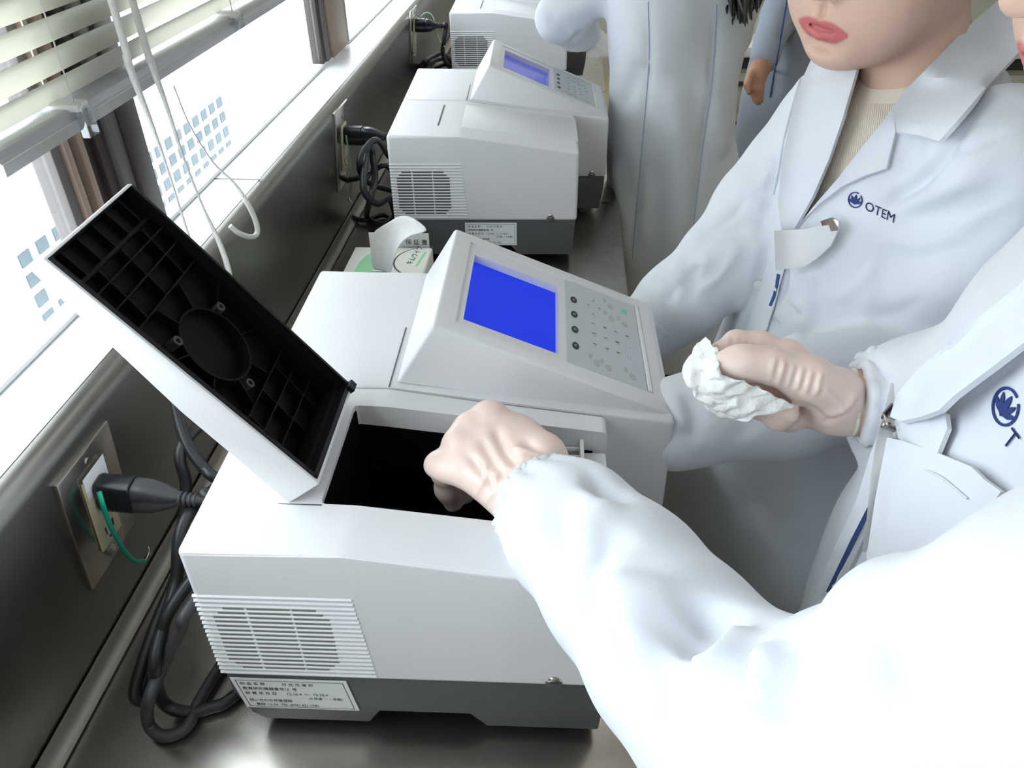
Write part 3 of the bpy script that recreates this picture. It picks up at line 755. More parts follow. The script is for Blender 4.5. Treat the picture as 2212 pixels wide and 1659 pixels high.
def plug(base, direction, label, length=0.052, fins=True, mats=('plug', 'plugdark'), cord_to=None, cord_r=0.0042, group='plugs in the wall outlets'):
    d = nrm(direction); up = nrm(WUP - d * np.dot(WUP, d)); side = np.cross(d, up); base = np.asarray(base, float)
    root = empty('power_plug', tuple(base)); tag(root, label, 'plug', group)
    inv = Matrix.Translation(tuple(-base))
    def pp_(o): o.parent = root; o.matrix_parent_inverse = inv; return o
    # adapter body: two rounded ribbed lobes
    def lobes(s0, s1, hw, hh, rr, n=40):
        pts = []
        for a in np.linspace(0, 2 * math.pi, n, endpoint=False):
            # rounded rectangle with a waist
            cx_, cy_ = math.cos(a), math.sin(a)
            k = (abs(cx_) ** 5 + abs(cy_) ** 5) ** (-1 / 5)
            w_ = 1 - 0.10 * math.exp(-(cy_ * k / 0.22) ** 2)
            pts.append((hw * cx_ * k * w_, hh * cy_ * k))
        return pts
    bm = bmesh.new()
    sec = [(0.0, 0.0095, 0.0145), (0.002, 0.0105, 0.0155)]
    n = 12
    for i in range(n + 1):
        t = 0.004 + (0.40 * length - 0.006) * i / n
        o = (0.0005 if i % 2 else 0.0)
        sec.append((t, 0.0108 - o, 0.0158 - o))
    sec += [(0.40 * length, 0.0105, 0.0155)]
    rings = []
    for (t, hw, hh) in sec:
        rings.append([bm.verts.new(base + d * t + side * a + up * b) for a, b in lobes(0, 0, hw, hh, 0)])
    m_ = len(rings[0])
    for i in range(len(rings) - 1):
        for k in range(m_): bm.faces.new([rings[i][k], rings[i][(k + 1) % m_], rings[i + 1][(k + 1) % m_], rings[i + 1][k]])
    bm.faces.new(rings[0][::-1]); bm.faces.new(rings[-1])
    pp_(autosmooth(frombm('adapter', bm, MT[mats[0]]), 40))
    bm = bmesh.new(); rings = []
    for (t, hw, hh) in [(0.401, 0.0095, 0.0140), (0.43, 0.0100, 0.0148), (0.60, 0.0098, 0.0140), (0.74, 0.0085, 0.0105), (0.86, 0.0062, 0.0066), (0.90, 0.0050, 0.0052)]:
        rings.append([bm.verts.new(base + d * t * length + side * a + up * b) for a, b in lobes(0, 0, hw, hh, 0)])
    for i in range(len(rings) - 1):
        for k in range(m_): bm.faces.new([rings[i][k], rings[i][(k + 1) % m_], rings[i + 1][(k + 1) % m_], rings[i + 1][k]])
    bm.faces.new(rings[0][::-1]); bm.faces.new(rings[-1])
    pp_(autosmooth(frombm('plug_body', bm, MT[mats[1]]), 40))
    for i in range(4):
        pp_(cyl('strain_ring', base + d * (0.90 * length + 0.0042 * i), d, 0.0068 - 0.0003 * i, 0.0026, MT[mats[1]], None, 16, 0.0008))
    pp_(cyl('strain_core', base + d * (0.88 * length), d, 0.0046, 0.02, MT[mats[1]], None, 14))
    return root, base + d * (0.88 * length + 0.018)
# outlet behind the open lid
pA = onwall(105, 1045); pB = onwall(195, 938); pC = onwall(212, 1236)
y0, y1 = pA[1], pA[1] + 0.083; z1 = pA[2] - 0.002; z0 = pC[2]
r_, yc1, zc1 = outlet(y0, y1, z0, z1, 'steel wall outlet nearest the camera with a white sticker')
pl1, e1 = plug(wallpt(yc1, zc1 + 0.018, 0.0091), (1.0, 0.05, -0.12), 'black two-lobed plug with adapter and coiled cord in the nearest outlet', 0.074)
gw_ = [onwall(214, 1062, 0.020), onwall(222, 1090, 0.024), onwall(238, 1135, 0.022), onwall(262, 1180, 0.018), onwall(288, 1210, 0.016), onwall(312, 1212, 0.016)]
o = tube('ground_wire', gw_, 0.0021, MT['green'])
tag(o, 'bright green ground wire dangling from the nearest plug', 'wire', 'ground wires')
tip = gw_[-1]
tube('spade_terminal', [tip, tip + np.array([.002, .004, .002]), tip + np.array([.003, .008, .006]), tip + np.array([.001, .011, .008])], [0.0016, 0.0022, 0.001, 0.0008], MT['screw'], o, 6, 4)
# second outlet, seen edge on
q0 = onwall(718, 245); q1 = onwall(745, 385)
r_, yc2, zc2 = outlet(q0[1], q0[1] + 0.085, q1[2], q0[2], 'steel wall outlet beside the second spectrophotometer', False)
pl2, e2 = plug(wallpt(yc2, zc2 + 0.020, 0.0088), (1.0, 0.02, -0.03), 'glossy black plug and looped cord beside the second spectrophotometer', 0.078, mats=('plug', 'plug'))
o = tube('ground_wire', [wallpt(yc2 - 0.012, zc2 + 0.024, 0.014), wallpt(yc2 - 0.014, zc2 - 0.02, 0.02), wallpt(yc2 - 0.018, zc2 - 0.055, 0.022), wallpt(yc2 - 0.022, zc2 - 0.085, 0.018)], 0.0017, MT['palewire'])
tag(o, 'pale green ground wire with a fork end, by the second outlet', 'wire', 'ground wires')
tip = wallpt(yc2 - 0.022, zc2 - 0.085, 0.018)
tube('spade_terminal', [tip, tip + np.array([.001, -.003, -.004]), tip + np.array([.005, -.006, -.007]), tip + np.array([.006, -.007, -.012])], [0.002, 0.0026, 0.0012, 0.001], MT['screw'], o, 6, 4)
# third outlet
q0 = onwall(884, 25); q1 = onwall(893, 122)
r_, yc3, zc3 = outlet(q0[1], q0[1] + 0.085, q1[2], q0[2], 'steel wall outlet farthest along the splashback', False)
pl3, e3 = plug(wallpt(yc3, zc3 + 0.022, 0.0088), (1.0, 0.02, -0.02), 'black plug and piled cord at the farthest outlet', 0.060, mats=('plug', 'plug'))
o = tube('ground_wire', [wallpt(yc3, zc3 + 0.03, 0.014), wallpt(yc3 + 0.01, zc3 + 0.05, 0.03), wallpt(yc3 + 0.01, zc3 + 0.045, 0.05), wallpt(yc3 + 0.005, zc3 + 0.0, 0.066), wallpt(yc3, zc3 - 0.022, 0.085)], 0.0014, MT['palewire'])
tag(o, 'thin pale ground wire curling over the farthest plug', 'wire', 'ground wires')

# ------------------------------------------------------------------ power cords
def cord(pts, root, r=0.0045, m='cable'):
    o = tube('power_cord', pts, r, MT[m], root, 12, 10)
    o.matrix_parent_inverse = Matrix.Translation(-root.location)
    return o
A = lambda px, py, x: at(px, py, 'x', x)
def Bz(px, py, r): return at(px, py, 'z', r)
# first cord: from the plug, looped several times, down to the bench and under the instrument
c1 = [e1, e1 + np.array([0.02, 0.002, -0.003]), A(440, 1066, -0.042), A(520, 1080, -0.018), (-0.012, 0.20, 0.10), (-0.030, 0.24, 0.155), (-0.055, 0.235, 0.17), A(395, 960, -0.075), A(402, 1050, -0.072),
      A(392, 1150, -0.072), A(382, 1240, -0.074), A(345, 1330, -0.078), A(312, 1420, -0.082), A(292, 1490, -0.086), Bz(300, 1512, 0.030), A(318, 1500, -0.078), A(345, 1400, -0.066), A(372, 1310, -0.052), (-0.018, 0.12, 0.13),
      (-0.012, 0.18, 0.15), (-0.022, 0.24, 0.13), (-0.045, 0.235, 0.10), A(408, 1110, -0.052), A(380, 1260, -0.058), A(350, 1360, -0.060), A(334, 1440, -0.060), Bz(352, 1515, 0.020), Bz(400, 1538, 0.007), Bz(455, 1528, 0.006), Bz(510, 1500, 0.006), (0.03, 0.10, 0.006)]
cord(c1, pl1, 0.0054)
c1b = [(-0.010, 0.02 + 0.16, 0.09), A(420, 1300, -0.030), A(390, 1360, -0.040), A(352, 1440, -0.058), A(322, 1510, -0.062), Bz(320, 1560, 0.014), Bz(345, 1588, 0.006), Bz(380, 1585, 0.006), Bz(410, 1560, 0.006), Bz(450, 1480, 0.006), (-0.01, 0.20, 0.006)]
cord(c1b, pl1, 0.0052, 'plugdark')
c1c = [(-0.01, 0.30, 0.012), (-0.02, 0.34, 0.12), A(385, 880, -0.075), A(400, 940, -0.065), A(430, 1000, -0.05), A(470, 1030, -0.03), (0.005, 0.22, 0.07)]
c1c = [A(372, 830, -0.085), A(385, 900, -0.080), A(405, 960, -0.070), A(440, 1010, -0.055), A(480, 1040, -0.04), (-0.012, 0.20, 0.06), (-0.012, 0.19, 0.006)]
cord(c1c, pl1, 0.0052)
# second instrument
c2 = [e2, e2 + np.array([0.003, 0.006, -0.004]), (-0.050, yc2 + 0.03, 0.15), (-0.052, 1.00, 0.14), A(815, 302, -0.06), A(790, 318, -0.075), A(775, 350, -0.085), A(782, 380, -0.085), A(805, 400, -0.075), A(845, 412, -0.05), (-0.046, 1.02, 0.06), A(838, 360, -0.05), A(800, 372, -0.08),
      A(772, 385, -0.095), Bz(735, 395, 0.05), Bz(720, 420, 0.02), Bz(728, 445, 0.008), Bz(760, 468, 0.006), Bz(790, 476, 0.006), Bz(830, 465, 0.006), (-0.046, 1.0, 0.006)]
cord(c2, pl2, 0.0046)
c2b = [(-0.046, 0.98, 0.03), A(842, 430, -0.045), A(815, 440, -0.055), A(790, 420, -0.07), A(785, 390, -0.075), A(792, 330, -0.078), A(800, 315, -0.078), A(806, 345, -0.07), A(810, 385, -0.066), A(800, 430, -0.065), Bz(792, 465, 0.012), Bz(806, 480, 0.008), Bz(830, 485, 0.008), Bz(850, 470, 0.012), (-0.044, 0.97, 0.02)]
cord(c2b, pl2, 0.0058)
# third instrument
c3 = [e3, e3 + np.array([0.006, 0.004, -0.002]), (-0.062, yc3 + 0.03, 0.13), (-0.066, 2.02, 0.03), A(960, 118, -0.07), A(935, 122, -0.09), A(915, 135, -0.10), Bz(905, 150, 0.008), Bz(930, 150, 0.008), Bz(965, 140, 0.008), (-0.065, 2.0, 0.01)]
cord(c3, pl3, 0.0055)
c3b = [(-0.062, 1.98, 0.05), A(985, 128, -0.075), A(950, 128, -0.085), A(922, 140, -0.095), Bz(915, 160, 0.015), Bz(950, 160, 0.012), (-0.06, 1.95, 0.015)]
cord(c3b, pl3, 0.0055)

# ------------------------------------------------------------------ box of laboratory wipes behind the foreground instrument
bx = empty('tissue_box'); tag(bx, 'white and green box of laboratory wipes behind the foreground instrument', 'box')
BH = 0.085
tl, tr_, br = at(768, 533, 'z', BH), at(934, 538, 'z', BH), at(915, 600, 'z', BH)
# top rectangle: long side along X
X0, X1 = tl[0], tr_[0]; Y1b = tl[1]; Y0b = Y1b - 0.105
# (the instrument in front hides the near part of the box)
Y0b = max(Y0b, 0.452)
bm = bmesh.new(); bbox(bm, X0, X1, Y0b, Y1b, 0.0, BH, 0.0015, 2); carton = autosmooth(frombm('carton', bm, MT['card'], bx))
box('green_side_band', X0 + 0.001, X1 - 0.001, Y0b - 0.0003, Y0b + 0.0003, 0.004, BH - 0.012, MT['boxgreen'], bx)
# oval opening printed and cut in the top, dark green inside the outline
def oval(cx_, cy_, rx, ry, z, m, name, n=40, h=0.0003):
    bm = bmesh.new()
    v0 = [bm.verts.new((min(max(cx_ + rx * math.cos(a), X0 + .002), X1 - .002), min(max(cy_ + ry * math.sin(a), Y0b + .001), Y1b - .001), z)) for a in np.linspace(0, 2 * math.pi, n, endpoint=False)]
    bm.faces.new(v0); r_ = bmesh.ops.extrude_face_region(bm, geom=bm.faces[:])
    bmesh.ops.translate(bm, verts=[e for e in r_['geom'] if isinstance(e, bmesh.types.BMVert)], vec=(0, 0, h))
    return frombm(name, bm, m, bx)
xm = (X0 + X1) / 2 - 0.002; ym = Y0b + 0.018
lob = at(880, 545, 'z', BH)
oval(lob[0] + 0.028, lob[1] - 0.03, 0.044, 0.048, BH + 0.0000, MT['print'], 'lobe_outline')
oval(lob[0] + 0.030, lob[1] - 0.03, 0.0432, 0.0472, BH + 0.0003, MT['card'], 'lobe_panel')
oval(X0 + 0.030, Y0b + 0.030, 0.013, 0.05, BH + 0.0003, MT['lightgreen'], 'green_panel')
oval(X0 + 0.055, Y0b + 0.012, 0.026, 0.012, BH + 0.0004, MT['boxgreen'], 'opening')
# printed name on the top, running obliquely
tp = at(893, 573, 'z', BH); tq = at(912, 545, 'z', BH)
ex = (tq - tp); L_ = np.linalg.norm(ex)
tme = textmesh('キムワイプ', 1.0, 0.0)
xs = [v.co.x for v in tme.vertices]; wd = max(xs) - min(xs); bpy.data.meshes.remove(tme)
ey_ = np.cross([0, 0, 1.0], nrm(ex))
text('box_lettering', 'キムワイプ', L_ * 1.35 / wd, frame4(tp + np.array([-0.003, 0, 0.0010]), ex, ey_), MT['boxgreen'], bx)
bm = bmesh.new()
o_ = tp + np.array([0.003, -0.004, 0.0007]); a_ = nrm(ex) * L_ * 1.1; w_ = -ey_ * 0.004
bm.faces.new([bm.verts.new(v) for v in (o_, o_ + w_, o_ + w_ + a_, o_ + a_)]); frombm('lettering_underline', bm, MT['lightgreen'], bx)
# warranty card behind it
cd0 = at(868, 541, 'z', BH - 0.002)
wc = empty('paper_card'); tag(wc, 'grey printed card standing behind the box of wipes', 'card')
yw = Y1b + 0.006
k0, k1 = at(800, 536, 'y', yw), at(928, 536, 'y', yw); kt = at(925, 505, 'y', yw)
bm = bmesh.new(); bbox(bm, k0[0], k1[0], yw, yw + 0.0012, 0.0, kt[2]); frombm('card', bm, MT['paper'], wc)
text('card_print', '保 証 書', 0.0098, frame4((at(876, 526, 'y', yw)[0], yw - 0.0003, at(876, 527, 'y', yw)[2]), (1, 0, 0), (0, 0, 1)), MT['print'], wc)
text('card_print', 'GUARANTEE 10-01-11', 0.0052, frame4((at(868, 534, 'y', yw)[0], yw - 0.0003, at(868, 535, 'y', yw)[2]), (1, 0, 0), (0, 0, 1)), MT['key'], wc)

def sheet(name, grid, m, parent=None, thick=0.0006, sub=2, crumple=0.0):
    """thin cloth or paper from a grid of points (rows x cols), subdivided and thickened"""
    g = np.array(grid, float); R_, C_ = g.shape[:2]
    bm = bmesh.new(); vs = [[bm.verts.new(g[i, j]) for j in range(C_)] for i in range(R_)]
    for i in range(R_ - 1):
        for j in range(C_ - 1): bm.faces.new([vs[i][j], vs[i][j + 1], vs[i + 1][j + 1], vs[i + 1][j]])
    me = bpy.data.meshes.new(name); bm.to_mesh(me); bm.free()
    o = link(name, me, None, parent)
    if sub:
        md = o.modifiers.new('s', 'SUBSURF'); md.levels = sub; md.render_levels = sub
    md = o.modifiers.new('t', 'SOLIDIFY'); md.thickness = thick; md.offset = 0
    baked(o, None)
    if crumple:
        me = o.data; n_ = len(me.vertices); co_ = np.zeros(n_ * 3); me.vertices.foreach_get('co', co_); co_ = co_.reshape(-1, 3)
        g_ = np.random.default_rng(17); dsp = np.zeros((n_, 3))
        for i in range(10):
            k_ = nrm(g_.normal(size=3)) * 2 * math.pi / g_.uniform(0.018, 0.06); d_ = nrm(g_.normal(size=3))
            dsp += (np.abs(np.sin(co_ @ k_ + g_.uniform(0, 6.28)))[:, None] - 0.6) * d_
        co_ = co_ + dsp * crumple; me.vertices.foreach_set('co', co_.ravel()); me.update()
    o.data.materials.append(m); o.data.name = name
    o.data.polygons.foreach_set('use_smooth', [True] * len(o.data.polygons))
    return o
# the wipe pulled up out of the box
def Y(px, py, y): return at(px, py, 'y', y)
yb_ = Y0b + 0.016
rows = [[Y(805, 585, yb_), Y(815, 582, yb_ + .004), Y(828, 585, yb_ + .006), Y(838, 592, yb_ + .002), Y(844, 595, yb_ - .002)],
        [Y(800, 545, yb_), Y(812, 540, yb_ + .006), Y(828, 545, yb_ + .008), Y(842, 550, yb_ + .006), Y(852, 548, yb_ - .004)],
        [Y(800, 515, yb_ + .004), Y(815, 508, yb_ + .010), Y(835, 512, yb_ + .014), Y(855, 518, yb_ + .010), Y(868, 520, yb_ - .004)],
        [Y(812, 494, yb_ + .01), Y(830, 486, yb_ + .018), Y(850, 486, yb_ + .02), Y(870, 492, yb_ + .014), Y(890, 506, yb_ - .004)],
        [Y(835, 486, yb_ + .02), Y(856, 468, yb_ + .028), Y(880, 464, yb_ + .024), Y(905, 478, yb_ + .012), Y(932, 501, yb_ - .002)]]
tw = sheet('tissue', rows, MT['tissue'], None, 0.0005, 3)
tag(tw, 'white wipe pulled up out of the box and curling over', 'tissue')

# ------------------------------------------------------------------ added ceiling lamps and the far cabinets
for i, (lx, ly) in enumerate([(0.9, -0.9), (0.9, 1.5), (2.6, -0.9), (2.6, 1.5), (0.9, 3.6), (2.6, 3.6)]):
    r = empty('added_ceiling_lamp', (lx, ly, CEIL)); tag(r, ['added ceiling fill lamp behind the camera on the window side', 'added ceiling fill lamp above the bench', 'added ceiling fill lamp behind the camera on the inner side', 'added ceiling fill lamp above the inner floor', 'added ceiling fill lamp at the far end on the window side', 'added ceiling fill lamp at the far end on the inner side'][i], 'lamp', 'added ceiling lamps')
    h = box('housing', -0.16, 0.16, -0.63, 0.63, -0.05, -0.001, MT['ceiling'], r, bev=0.004)
    box('diffuser', -0.14, 0.14, -0.60, 0.60, -0.062, -0.051, MT['lamp'], r, bev=0.003)
cab = empty('storage_cabinet', (1.25, 3.05, FLOOR)); tag(cab, 'cream storage cabinet with drawers standing behind the people', 'cabinet')
def cp(o): o.parent = cab; o.matrix_parent_inverse = Matrix.Translation((-1.25, -3.05, -FLOOR)); return o
cp(box('body', 0.72, 2.6, 3.02, 3.5, FLOOR, -0.15, MT['cab'], bev=0.004))
cp(box('counter_top', 0.70, 2.62, 2.96, 3.5, -0.1499, -0.11, MT['card'], bev=0.006))
cp(box('recess', 0.73, 2.59, 3.0, 3.0199, -0.20, -0.1501, MT['print']))
for i, x0 in enumerate(np.arange(0.74, 2.5, 0.46)):
    for k, z0 in enumerate((-0.36, -0.52, -0.76)):
        h = [0.14, 0.14, 0.22][k]
        d = cp(box('drawer', x0, x0 + 0.45, 3.004, 3.0195, z0, z0 + h, MT['cab'], bev=0.003))
        box('drawer_pull', x0 + 0.17, x0 + 0.28, 2.992, 3.0035, z0 + h - 0.045, z0 + h - 0.03, MT['print'], d, bev=0.002)
cp(box('wall_unit', 0.72, 2.6, 3.2, 3.5, -0.1095, 0.55, MT['cab'], bev=0.004))
#@@END3
# ------------------------------------------------------------------ implicit surfaces for people and cloth
def seg_d(p, a, b):
    ab = b - a; t = np.clip(((p - a) @ ab) / (ab @ ab + 1e-12), 0, 1)
    return np.linalg.norm(p - a - t[:, None] * ab, axis=1), t
class Shape:
    def __init__(self): self.prims = []
    def cone(self, a, b, ra, rb, k=0.02): self.prims.append(('c', np.asarray(a, float), np.asarray(b, float), ra, rb, k)); return self
    def chain(self, pts, rad, k=0.02):
        for i in range(len(pts) - 1): self.cone(pts[i], pts[i + 1], rad[i], rad[i + 1], k)
        return self
    def ell(self, c, r, R=None, k=0.02): self.prims.append(('e', np.asarray(c, float), np.asarray(r, float), np.eye(3) if R is None else R, None, k)); return self
    def loft(self, zs, cx, cy, a, b, yaw, k=0.03, n=2.4): self.prims.append(('l', np.array(zs), np.array(cx), np.array(cy), (np.array(a), np.array(b), yaw, n), k)); return self
    def sub(self, c, r, R=None, k=0.01): self.prims.append(('s', np.asarray(c, float), np.asarray(r, float), np.eye(3) if R is None else R, None, k)); return self
    def subcone(self, a, b, ra, rb, k=0.004): self.prims.append(('x', np.asarray(a, float), np.asarray(b, float), ra, rb, k)); return self
    def d1(self, pr, p):
        if pr[0] in 'cx':
            d, t = seg_d(p, pr[1], pr[2]); return d - (pr[3] + (pr[4] - pr[3]) * t)
        if pr[0] in 'es':
            q = (p - pr[1]) @ pr[3]; k0 = np.linalg.norm(q / pr[2], axis=1); k1 = np.linalg.norm(q / pr[2] ** 2, axis=1) + 1e-9
            return k0 * (k0 - 1) / k1
        zs, cx, cy, (a, b, yaw, n) = pr[1], pr[2], pr[3], pr[4]
        z = p[:, 2]; X = p[:, 0] - np.interp(z, zs, cx); Y_ = p[:, 1] - np.interp(z, zs, cy)
        A_ = np.interp(z, zs, a); B_ = np.interp(z, zs, b)
        c, s = math.cos(yaw), math.sin(yaw)
        u = (X * c + Y_ * s) / A_; v = (-X * s + Y_ * c) / B_
        d = ((np.abs(u) ** n + np.abs(v) ** n) ** (1 / n) - 1) * np.minimum(A_, B_) * 0.92
        return np.maximum(d, np.maximum(z - zs.max(), zs.min() - z))
    def ev(self, p):
        r = None
        for pr in self.prims:
            d = self.d1(pr, p); k = pr[5]
            if r is None: r = d; continue
            if pr[0] in 'sx':
                d = -d; h = np.maximum(k - np.abs(r - d), 0) / k; r = np.maximum(r, d) + h * h * k / 4
            else:
                h = np.maximum(k - np.abs(r - d), 0) / k; r = np.minimum(r, d) - h * h * k / 4
        return r
    def bounds(self):
        lo, hi = [], []
        for pr in self.prims:
            if pr[0] == 'c':
                m = max(pr[3], pr[4]); lo.append(np.minimum(pr[1], pr[2]) - m); hi.append(np.maximum(pr[1], pr[2]) + m)
            elif pr[0] == 'e': m = max(pr[2]); lo.append(pr[1] - m); hi.append(pr[1] + m)
            elif pr[0] == 'l':
                m = max(pr[4][0].max(), pr[4][1].max()) * 1.05
                lo.append([pr[2].min() - m, pr[3].min() - m, pr[1].min()]); hi.append([pr[2].max() + m, pr[3].max() + m, pr[1].max()])
        mg = max([p[5] for p in self.prims]) * 0.8
        return np.min(lo, axis=0) - mg, np.max(hi, axis=0) + mg
def surfnet(shape, h, lo=None, hi=None, relax=2):
    a, b = shape.bounds()
    lo = a - 2.5 * h if lo is None else np.maximum(np.asarray(lo, float), a - 2.5 * h); hi = b + 2.5 * h if hi is None else np.minimum(np.asarray(hi, float), b + 2.5 * h)
    n = np.ceil((hi - lo) / h).astype(int) + 1
    ax = [lo[i] + h * np.arange(n[i]) for i in range(3)]
    # coarse pass to skip empty space
    V = np.full(n, 1e3, np.float64)
    q = 6
    for i0 in range(0, n[0], q):
        for j0 in range(0, n[1], q * 2):
            xs = ax[0][i0:i0 + q]; ys = ax[1][j0:j0 + q * 2]; zs = ax[2]
            G = np.stack(np.meshgrid(xs[1::3], ys[1::4], zs[::q], indexing='ij'), -1).reshape(-1, 3)
            if len(G) and shape.ev(G).min() > h * q * 1.9: continue
            G = np.stack(np.meshgrid(xs, ys, zs, indexing='ij'), -1).reshape(-1, 3)
            V[i0:i0 + q, j0:j0 + q * 2, :] = shape.ev(G).reshape(len(xs), len(ys), len(zs))
    ins = V < 0
    c8 = [ins[dx:n[0] - 1 + dx, dy:n[1] - 1 + dy, dz:n[2] - 1 + dz] for dx in (0, 1) for dy in (0, 1) for dz in (0, 1)]
    cnt = sum(x.astype(np.int8) for x in c8); act = (cnt > 0) & (cnt < 8)
    I = np.argwhere(act); idx = np.full(act.shape, -1, np.int64); idx[act] = np.arange(len(I))
    acc = np.zeros((len(I), 3)); num = np.zeros(len(I))
    corners = [(dx, dy, dz) for dx in (0, 1) for dy in (0, 1) for dz in (0, 1)]
    for i in range(8):
        for j in range(i + 1, 8):
            ci, cj = np.array(corners[i]), np.array(corners[j])
            if np.abs(ci - cj).sum() != 1: continue
            va = V[I[:, 0] + ci[0], I[:, 1] + ci[1], I[:, 2] + ci[2]]; vb = V[I[:, 0] + cj[0], I[:, 1] + cj[1], I[:, 2] + cj[2]]
            m = (va < 0) != (vb < 0)
            t = np.where(m, va / np.where(m, va - vb, 1), 0)
            acc += np.where(m[:, None], ci + t[:, None] * (cj - ci), 0); num += m
    verts = lo + h * (I + acc / num[:, None])
    faces = []
    for axn in range(3):
        o1, o2 = [(1, 2), (2, 0), (0, 1)][axn]
        sl0 = [slice(None)] * 3; sl1 = [slice(None)] * 3; sl0[axn] = slice(0, -1); sl1[axn] = slice(1, None)
        E0, E1 = ins[tuple(sl0)], ins[tuple(sl1)]
        ch = np.argwhere(E0 != E1)
        ch = ch[(ch[:, o1] > 0) & (ch[:, o2] > 0) & (ch[:, o1] < n[o1] - 1) & (ch[:, o2] < n[o2] - 1)]
        flip = ~E0[tuple(ch.T)]
        def cell(d1, d2):
            c = ch.copy(); c[:, o1] -= d1; c[:, o2] -= d2; return idx[tuple(c.T)]
        Q = np.stack([cell(1, 1), cell(0, 1), cell(0, 0), cell(1, 0)], 1)
        Q[flip] = Q[flip][:, ::-1]
        faces.append(Q[(Q >= 0).all(1)])
    F = np.concatenate(faces)
    E_ = np.concatenate([F[:, [0, 1]], F[:, [1, 2]], F[:, [2, 3]], F[:, [3, 0]]])
    for _ in range(relax):
        s = np.zeros_like(verts); c = np.zeros(len(verts))
        for q_ in (0, 1, 2):
            s[:, q_] = np.bincount(E_[:, 0], verts[E_[:, 1], q_], len(verts)) + np.bincount(E_[:, 1], verts[E_[:, 0], q_], len(verts))
        c = np.bincount(E_[:, 0], minlength=len(verts)) + np.bincount(E_[:, 1], minlength=len(verts))
        verts = verts * 0.5 + 0.5 * s / np.maximum(c, 1)[:, None]
    return verts, F
def relaxv(v, F, n=2, w=0.5):
    E_ = np.concatenate([F[:, [0, 1]], F[:, [1, 2]], F[:, [2, 3]], F[:, [3, 0]]]); c = np.maximum(np.bincount(E_[:, 0], minlength=len(v)) + np.bincount(E_[:, 1], minlength=len(v)), 1)
    for _ in range(n):
        s = np.stack([np.bincount(E_[:, 0], v[E_[:, 1], q], len(v)) + np.bincount(E_[:, 1], v[E_[:, 0], q], len(v)) for q in range(3)], 1)
        v = v * (1 - w) + w * s / c[:, None]
    return v
def vnormals(v, F):
    nn = np.cross(v[F[:, 2]] - v[F[:, 0]], v[F[:, 3]] - v[F[:, 1]]); out = np.zeros_like(v)
    for k in range(4):
        for q_ in range(3): out[:, q_] += np.bincount(F[:, k], nn[:, q_], len(v))
    return out / (np.linalg.norm(out, axis=1)[:, None] + 1e-12)
def tree(v, F): return BVHTree.FromPolygons([Vector(a) for a in v], [tuple(f) for f in F.tolist()], all_triangles=False)
def hit(bv, px, py):
    d = ray(px, py); r = bv.ray_cast(Vector(CAM), Vector(d))
    return (None, None) if r[0] is None else (np.array(r[0]), np.array(r[1]))
def folds(v, F, lst, bv=None, norm=None):
    """press creases (amp<0) and raise ridges (amp>0) along lines; each item: (points, amp, width[, pixel=True])"""
    N = vnormals(v, F); bv = bv or tree(v, F); out = v.copy()
    for it in lst:
        pts, amp, wid = it[:3]
        P3 = []
        for q in pts:
            if len(q) == 2:
                p, n_ = hit(bv, *q)
                if p is not None: P3.append(p)
            else: P3.append(np.asarray(q, float))
        if len(P3) < 2: continue
        P3 = catmull(P3, 6)
        lo = P3.min(0) - 3 * wid; hi = P3.max(0) + 3 * wid
        m = np.where(((v > lo) & (v < hi)).all(1))[0]
        if not len(m): continue
        best = np.full(len(m), 9.0); tt = np.zeros(len(m))
        for i in range(len(P3) - 1):
            d, t = seg_d(v[m], P3[i], P3[i + 1]); b_ = d < best; best[b_] = d[b_]; tt[b_] = (i + t[b_]) / (len(P3) - 1)
        taper = np.clip(np.minimum(tt, 1 - tt) * 5, 0.12, 1) if not (len(it) > 3 and it[3]) else 1.0
        out[m] += N[m] * (amp * taper * np.exp(-(best / wid) ** 2))[:, None]
    return out
def ripple(v, F, amp, scale, seed=0, aniso=(1, 1, 1)):
    """low cloth undulation from a few random waves"""
    N = vnormals(v, F); g = np.random.default_rng(seed); s = np.zeros(len(v))
    for i in range(9):
        k = g.normal(size=3) * np.array(aniso); k = k / np.linalg.norm(k) * 2 * math.pi / scale * g.uniform(0.6, 1.7)
        s += np.sin(v @ k + g.uniform(0, 6.28) + 0.8 * np.sin(v @ (k[[1, 2, 0]]) * 0.7)) / 3
    return v + N * (s * amp)[:, None]
def polymesh(name, v, F, m, parent=None, smooth=True):
    me = bpy.data.meshes.new(name)
    me.vertices.add(len(v)); me.vertices.foreach_set('co', np.asarray(v, np.float32).ravel())
    F = np.asarray(F); k = F.shape[1]
    me.loops.add(len(F) * k); me.loops.foreach_set('vertex_index', F.astype(np.int32).ravel())
    me.polygons.add(len(F)); me.polygons.foreach_set('loop_start', np.arange(0, len(F) * k, k, dtype=np.int32))
    me.polygons.foreach_set('loop_total', np.full(len(F), k, np.int32))
    me.update(calc_edges=True); me.validate()
    return link(name, me, m, parent, smooth)
def inpoly(pts, poly):
    x, y = pts[:, 0], pts[:, 1]; c = np.zeros(len(pts), bool); n = len(poly); j = n - 1
    for i in range(n):
        xi, yi = poly[i]; xj, yj = poly[j]
        c ^= ((yi > y) != (yj > y)) & (x < (xj - xi) * (y - yi) / (yj - yi + 1e-12) + xi); j = i
    return c
def cut_facing(v, F, poly):
    """open the cloth where its outer side shows inside an outline (a neck opening)"""
    c = v[F].mean(1); nn = np.cross(v[F[:, 2]] - v[F[:, 0]], v[F[:, 3]] - v[F[:, 1]])
    pp = proj(c).T
    kill = inpoly(pp, poly) & (((CAM - c) * nn).sum(1) > 0)
    return F[~kill]
from mathutils.geometry import delaunay_2d_cdt
def outline(poly, n=4, closed=True):
    q = catmull([np.array([a, b, 0.0]) for a, b in poly], n, closed); return [(a, b) for a, b, _ in q]
